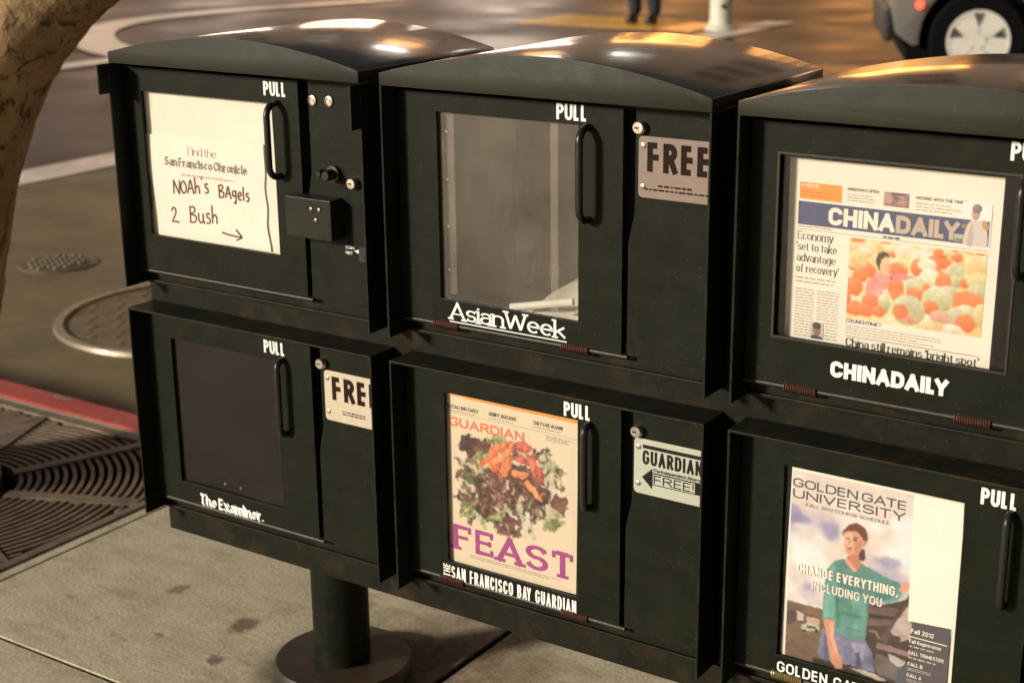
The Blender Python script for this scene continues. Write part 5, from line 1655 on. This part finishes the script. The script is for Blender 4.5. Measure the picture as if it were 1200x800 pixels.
for k, (s_, xr) in enumerate((('Fall Registration', .272), ('FALL TRIMESTER', .276), ('FALL B', .2510), ('FALL 6', .2500))):
    z = -.6362 - k * .0155
    bl(s_, .2322, xr, z, .0048, M['label'], t=.17)
    tiny_lines(e + .2322, e + .268, z - .0068, z - .0022, 2 if k > 1 else 1, BY - .0005, 90 + k, .45, .4).build('small_print', M['taupe'], br)

br.location += Vector((.0024, -.0065, .0031))

# ------------------------------------------------------------------ across the street
M['silver'] = simple('silver_car_paint', (.34, .315, .275), .28, .55, .06, 4)
M['tyre_and_gap_shade'] = simple('black_tyre_and_gap_shade', (.004, .004, .004), .9, 0, .2, 40, 0, .1)
M['alloy'] = simple('pale_alloy', (.78, .73, .64), .4, .1, .08, 20)
M['carglass'] = simple('dark_car_glass', (.012, .013, .014), .08)
M['redlens'] = simple('red_lamp_lens', (.42, .02, .015), .2)
def glow_red():
    b = NB('red_glint_glow')
    b.set('Base Color', (.4, .02, .015, 1))
    b.set('Emission Color', b.mix(b.noise(40), (1.0, .05, .03), (1.0, .10, .05)))
    b.set('Emission Strength', 2.0)  # emission imitates light glinting off the red reflectors
    return b.m
M['redglow'] = glow_red()
M['carplastic'] = simple('dark_bumper_plastic', (.022, .019, .017), .5)
car = empty('parked_car', (-1.9, 8.55, ZR), 'silver hatchback standing on the far side of the street, rear wheel towards the rack', 'car')
wc = (-1.845, 8.535)
ang = math.radians(24)
CL = MB
def car_build(mb, name, mat, parent=car, **k):
    """car-space: x forwards from the rear axle, y away from the viewer, z up"""
    ca, sa_ = math.cos(ang), math.sin(ang)
    mb.v = [(wc[0] + x * ca - y * sa_, wc[1] + x * sa_ + y * ca, z + ZR) for x, y, z in mb.v]
    return mb.build(name, mat, parent, **k)
WR = .315
def arch(cx, r, a0, a1, n=16):
    return [(cx + r * math.cos(math.radians(a0 + (a1 - a0) * k / n)), .33 + r * math.sin(math.radians(a0 + (a1 - a0) * k / n))) for k in range(n + 1)]
prof = [(-.53, .36), (-.42, .28)] + arch(0, .375, 187, -7)[0:] + [(.5, .20), (2.05, .20)] + arch(2.52, .375, 187, -7) + [(3.1, .25), (3.36, .32), (3.40, .55), (3.32, .74), (2.75, .93), (2.35, .98), (1.75, 1.40), (1.2, 1.50), (.35, 1.50), (-.25, 1.42), (-.47, 1.02), (-.55, .90), (-.57, .55)]
cbm = MB(); n = len(prof)
cbm.prism([(p[0], p[1]) for p in reversed(prof)], .02, 1.66)
car_build(cbm, 'body', M['silver'], bevel=.03, smooth=True)
fl = MB(); fl.box(-.45, 3.2, .10, 1.58, .17, .26); fl.box(-.40, .40, .22, 1.46, .26, .72); fl.box(2.12, 2.92, .22, 1.46, .26, .72)
car_build(fl, 'underbody', M['tyre_and_gap_shade'])
bpz = MB(); bpz.box(-.60, -.545, .10, 1.58, .30, .52)
car_build(bpz, 'rear_bumper', M['carplastic'], bevel=.02)
for wn_, xs in (('window', (-.28, .42)), ('window', (.50, 1.30)), ('window', (1.36, 2.05))):
    wg = MB()
    x0, x1 = xs
    tops = {-.28: 1.40, .42: 1.43, .50: 1.43, 1.30: 1.43, 1.36: 1.40, 2.05: 1.05}
    wg.prism([(x0, 1.02), (x1, 1.02), (x1 - (.0 if x1 < 2 else .02), tops[x1]), (x0 + (.08 if x0 < 0 else 0), tops[x0])], .012, .024)
    car_build(wg, 'window', M['carglass'])
tl = MB(); tl.box(-.565, -.42, .012, .10, .80, 1.0); car_build(tl, 'tail_light', M['redlens'], bevel=.01)
tl = MB(); tl.box(-.565, -.42, 1.58, 1.668, .80, 1.0); car_build(tl, 'tail_light', M['redlens'], bevel=.01)
rf = MB(); rf.box(-.525, -.475, .012, .04, .61, .66); car_build(rf, 'reflector', M['redglow'])
rf = MB(); rf.lathe([(.028, -.012), (.028, 0)], 'y', (-.385, .019, .55), 16); car_build(rf, 'reflector', M['redglow'])
hl = MB(); hl.box(3.16, 3.37, .012, .3, .66, .76); car_build(hl, 'headlight', M['alloy'], bevel=.01)
dh = MB(); dh.box(.62, .80, -.005, .012, .90, .93); car_build(dh, 'door_handle', M['silver'], bevel=.006)
def wheel(x, y, sgn):
    w = MB(); w.lathe([(.20, -.10), (.295, -.10), (.315, -.075), (.315, .075), (.295, .10), (.20, .10)], 'y', (x, y, WR), 48)
    wo = car_build(w, 'wheel', M['tyre_and_gap_shade'], smooth=True)
    d = MB()
    yy = y - .100 * sgn
    d.lathe([(.203, .0), (.203, -.012 * sgn), (.186, -.012 * sgn), (.180, .03 * sgn)], 'y', (x, yy, WR), 48)
    bk_ = MB(); bk_.lathe([(.182, .018 * sgn), (.181, .012 * sgn)], 'y', (x, yy, WR), 40); car_build(bk_, 'spoke_gap_shade', M['tyre_and_gap_shade'], parent=wo)  # black disc paints in the shade between the spokes
    d.lathe([(.052, .02 * sgn), (.048, -.010 * sgn)], 'y', (x, yy, WR), 24)
    for k in range(5):
        a = math.radians(90 + 36 + 72 * k)
        c_, s_ = math.cos(a), math.sin(a)
        vs = []
        for r_, h_ in ((.03, .040), (.185, .078)):
            for sg in (-1, 1):
                for o_ in (-.008, .016): vs.append((x + r_ * c_ - sg * h_ * s_, yy + o_ * sgn, WR + r_ * s_ + sg * h_ * c_))
        d.add(vs, [(0, 1, 3, 2), (4, 6, 7, 5), (1, 5, 7, 3), (0, 4, 5, 1), (2, 3, 7, 6), (0, 2, 6, 4)])
    car_build(d, 'rim', M['alloy'], parent=wo)
wheel(0, .125, 1); wheel(2.52, .125, 1); wheel(0, 1.555, -1); wheel(2.52, 1.555, -1)

# white hydrant at the far corner
M['hydrant'] = simple('chipped_white_hydrant_paint', (.62, .58, .48), .55, 0, .1, 12)
hy = empty('fire_hydrant', (-5.08, 11.32, ZR), 'white round-bodied fire hydrant on the wet street corner behind the middle box', 'hydrant')
h = MB(); h.lathe([(.15, 0), (.15, .035), (.115, .05), (.105, .10), (.105, .55), (.13, .56), (.13, .60), (.11, .62), (.09, .70), (.04, .74), (.03, .80)], 'z', (-5.08, 11.32, ZR), 32)
h.build('barrel', M['hydrant'], hy, smooth=True)
for dx, dy, zz, rr in ((-.535, .793, .40, .05), (.53, -.79, .22, .022), (.83, .55, .44, .04), (-.83, -.55, .44, .04)):
    h = MB(); p = Vector((-5.08, 11.32, ZR + zz)); d_ = Vector((dx, dy, 0)).normalized()
    h.tube([p + d_ * .09, p + d_ * .15, p + d_ * .155], [rr, rr, rr * .7], 16)
    h.build('outlet_cap', M['hydrant'] if rr > .03 else M['carplastic'], hy, smooth=True)

# pedestrian, mostly above the picture
def skin_mesh(name, verts, edges, radii, mat, parent, loc, root=0):
    me = bpy.data.meshes.new(name)
    me.from_pydata([Vector(v) + Vector(loc) - ROOT[parent.name] for v in verts], edges, [])
    o = bpy.data.objects.new(name, me)
    C.objects.link(o)
    o.modifiers.new('skin', 'SKIN'); s_ = o.modifiers.new('sub', 'SUBSURF'); s_.levels = s_.render_levels = 2
    for k, r_ in enumerate(radii): me.skin_vertices[0].data[k].radius = r_ if isinstance(r_, tuple) else (r_, r_)
    me.skin_vertices[0].data[root].use_root = True
    dg = bpy.context.evaluated_depsgraph_get()
    m2_ = bpy.data.meshes.new_from_object(o.evaluated_get(dg))
    bpy.data.objects.remove(o)
    m2_.name = name
    m2_.materials.clear(); m2_.materials.append(mat)
    m2_.shade_smooth()
    o = bpy.data.objects.new(name, m2_)
    C.objects.link(o)
    o.parent = parent
    ROOT[o.name] = ROOT[parent.name]
    return o
M['skin'] = simple('skin', (.40, .24, .16), .55)
M['navycloth'] = simple('dark_navy_cloth', (.016, .018, .030), .85, 0, .3, 40)
M['coat'] = simple('charcoal_coat_cloth', (.030, .028, .028), .9, 0, .3, 40)
M['shoe'] = simple('black_shoe_leather', (.012, .012, .012), .4)
M['hair'] = simple('dark_brown_hair', (.03, .02, .014), .7)
pd = empty('person', (-5.93, 11.40, ZR + .012), 'pedestrian in dark navy trousers standing on the yellow paving across the street', 'person')
L0 = (-5.93, 11.40, ZR + .012)
sk = [(0, 0, .93), (0, 0, 1.12), (0, 0, 1.34), (0, 0, 1.47), (0, -.01, 1.56), (0, -.02, 1.66), (0, -.01, 1.74),
      (-.09, 0, .90), (-.10, .0, .50), (-.10, .02, .09), (.09, 0, .90), (.10, 0, .50), (.10, .02, .09),
      (-.18, 0, 1.40), (-.25, .02, 1.12), (-.26, -.05, .88), (-.26, -.07, .80), (.18, 0, 1.40), (.25, .02, 1.12), (.26, -.05, .88), (.26, -.07, .80)]
se = [(0, 1), (1, 2), (2, 3), (3, 4), (4, 5), (5, 6), (0, 7), (7, 8), (8, 9), (0, 10), (10, 11), (11, 12), (2, 13), (13, 14), (14, 15), (15, 16), (2, 17), (17, 18), (18, 19), (19, 20)]
sr = [.13, (.14, .10), (.17, .11), .06, .055, (.085, .10), (.07, .085), .085, .055, .04, .085, .055, .04, .055, .04, .032, (.04, .02), .055, .04, .032, (.04, .02)]
skin_mesh('body', sk, se, sr, M['skin'], pd, L0)
tr = [(0, 0, .95), (0, 0, 1.02), (-.09, 0, .88), (-.105, 0, .48), (-.105, .02, .06), (.09, 0, .88), (.105, 0, .48), (.105, .02, .06)]
skin_mesh('trousers', tr, [(0, 1), (0, 2), (2, 3), (3, 4), (0, 5), (5, 6), (6, 7)], [(.165, .13), (.16, .12), .105, .078, .062, .105, .078, .062], M['navycloth'], pd, L0)
co = [(0, 0, .98), (0, 0, 1.2), (0, 0, 1.38), (0, 0, 1.48), (-.19, 0, 1.41), (-.26, .02, 1.12), (-.27, -.05, .90), (.19, 0, 1.41), (.26, .02, 1.12), (.27, -.05, .90)]
skin_mesh('jacket', co, [(0, 1), (1, 2), (2, 3), (2, 4), (4, 5), (5, 6), (2, 7), (7, 8), (8, 9)], [(.18, .14), (.17, .13), (.19, .13), .07, .072, .055, .045, .072, .055, .045], M['coat'], pd, L0, 1)
hr = [(0, .01, 1.70), (0, .01, 1.77), (0, .05, 1.62)]
skin_mesh('hair', hr, [(0, 1), (0, 2)], [(.10, .10), (.085, .095), (.07, .05)], M['hair'], pd, L0)
for sx in (-.105, .105): skin_mesh('shoe', [(sx, .06, .045), (sx, -.03, .045), (sx, -.13, .035)], [(0, 1), (1, 2)], [.045, .05, .04], M['shoe'], pd, L0)

# building across the street with lit shop windows
def lit(name, col, s_):
    b = NB(name)
    n_ = b.noise(1.6, 3)
    b.set('Base Color', (.05, .05, .05, 1))
    b.set('Emission Color', b.mix(b.ramp(n_, .35, .65), tuple(v * .35 for v in col), col))
    b.set('Emission Strength', s_)
    return b.m
M['wall'] = simple('dim_brown_stone_wall', (.16, .11, .08), .8, 0, .25, .8)
M['litwarm'] = lit('warm_lit_shop_window', (1.0, .60, .38), 6.0)
M['litwhite'] = lit('white_lit_shop_window', (1.0, .76, .60), 6.5)
M['litamber'] = lit('amber_lit_window', (1.0, .40, .08), 4.2)
M['darkpane'] = simple('dark_window_pane', (.01, .01, .012), .1)
bd = empty('building', (-8, 24, ZR), 'brown stone building across the street with lit shop windows', 'building')
wl = MB(); wl.box(-34, 22, 24, 34, ZR, 15); wl.box(-34, 22, 23.8, 24, 4.4, 4.8); wl.box(-34, 22, 23.75, 24, 14.4, 15.3)
wl.build('wall', M['wall'], bd)
lights = {0: 'litwhite', 1: 'litwarm', 2: 'litwhite', 3: 'litwarm', 4: 'litwhite', 5: 'litamber', 6: 'litamber', 8: 'litamber', 10: 'litwarm', 12: 'litamber'}
for k in range(14):
    x = -33 + k * 3.9
    w = MB(); w.box(x, x + 2.6, 23.9, 23.98, .5, 3.4)
    w.build('shop_window', M[lights.get(k, 'darkpane')], bd)
    for zf in (5.6, 8.6, 11.6):
        w = MB(); w.box(x + .4, x + 2.0, 23.9, 23.98, zf, zf + 1.9)
        w.build('window', M['litamber'] if (k * 7 + int(zf)) % 9 == 0 else M['darkpane'], bd)
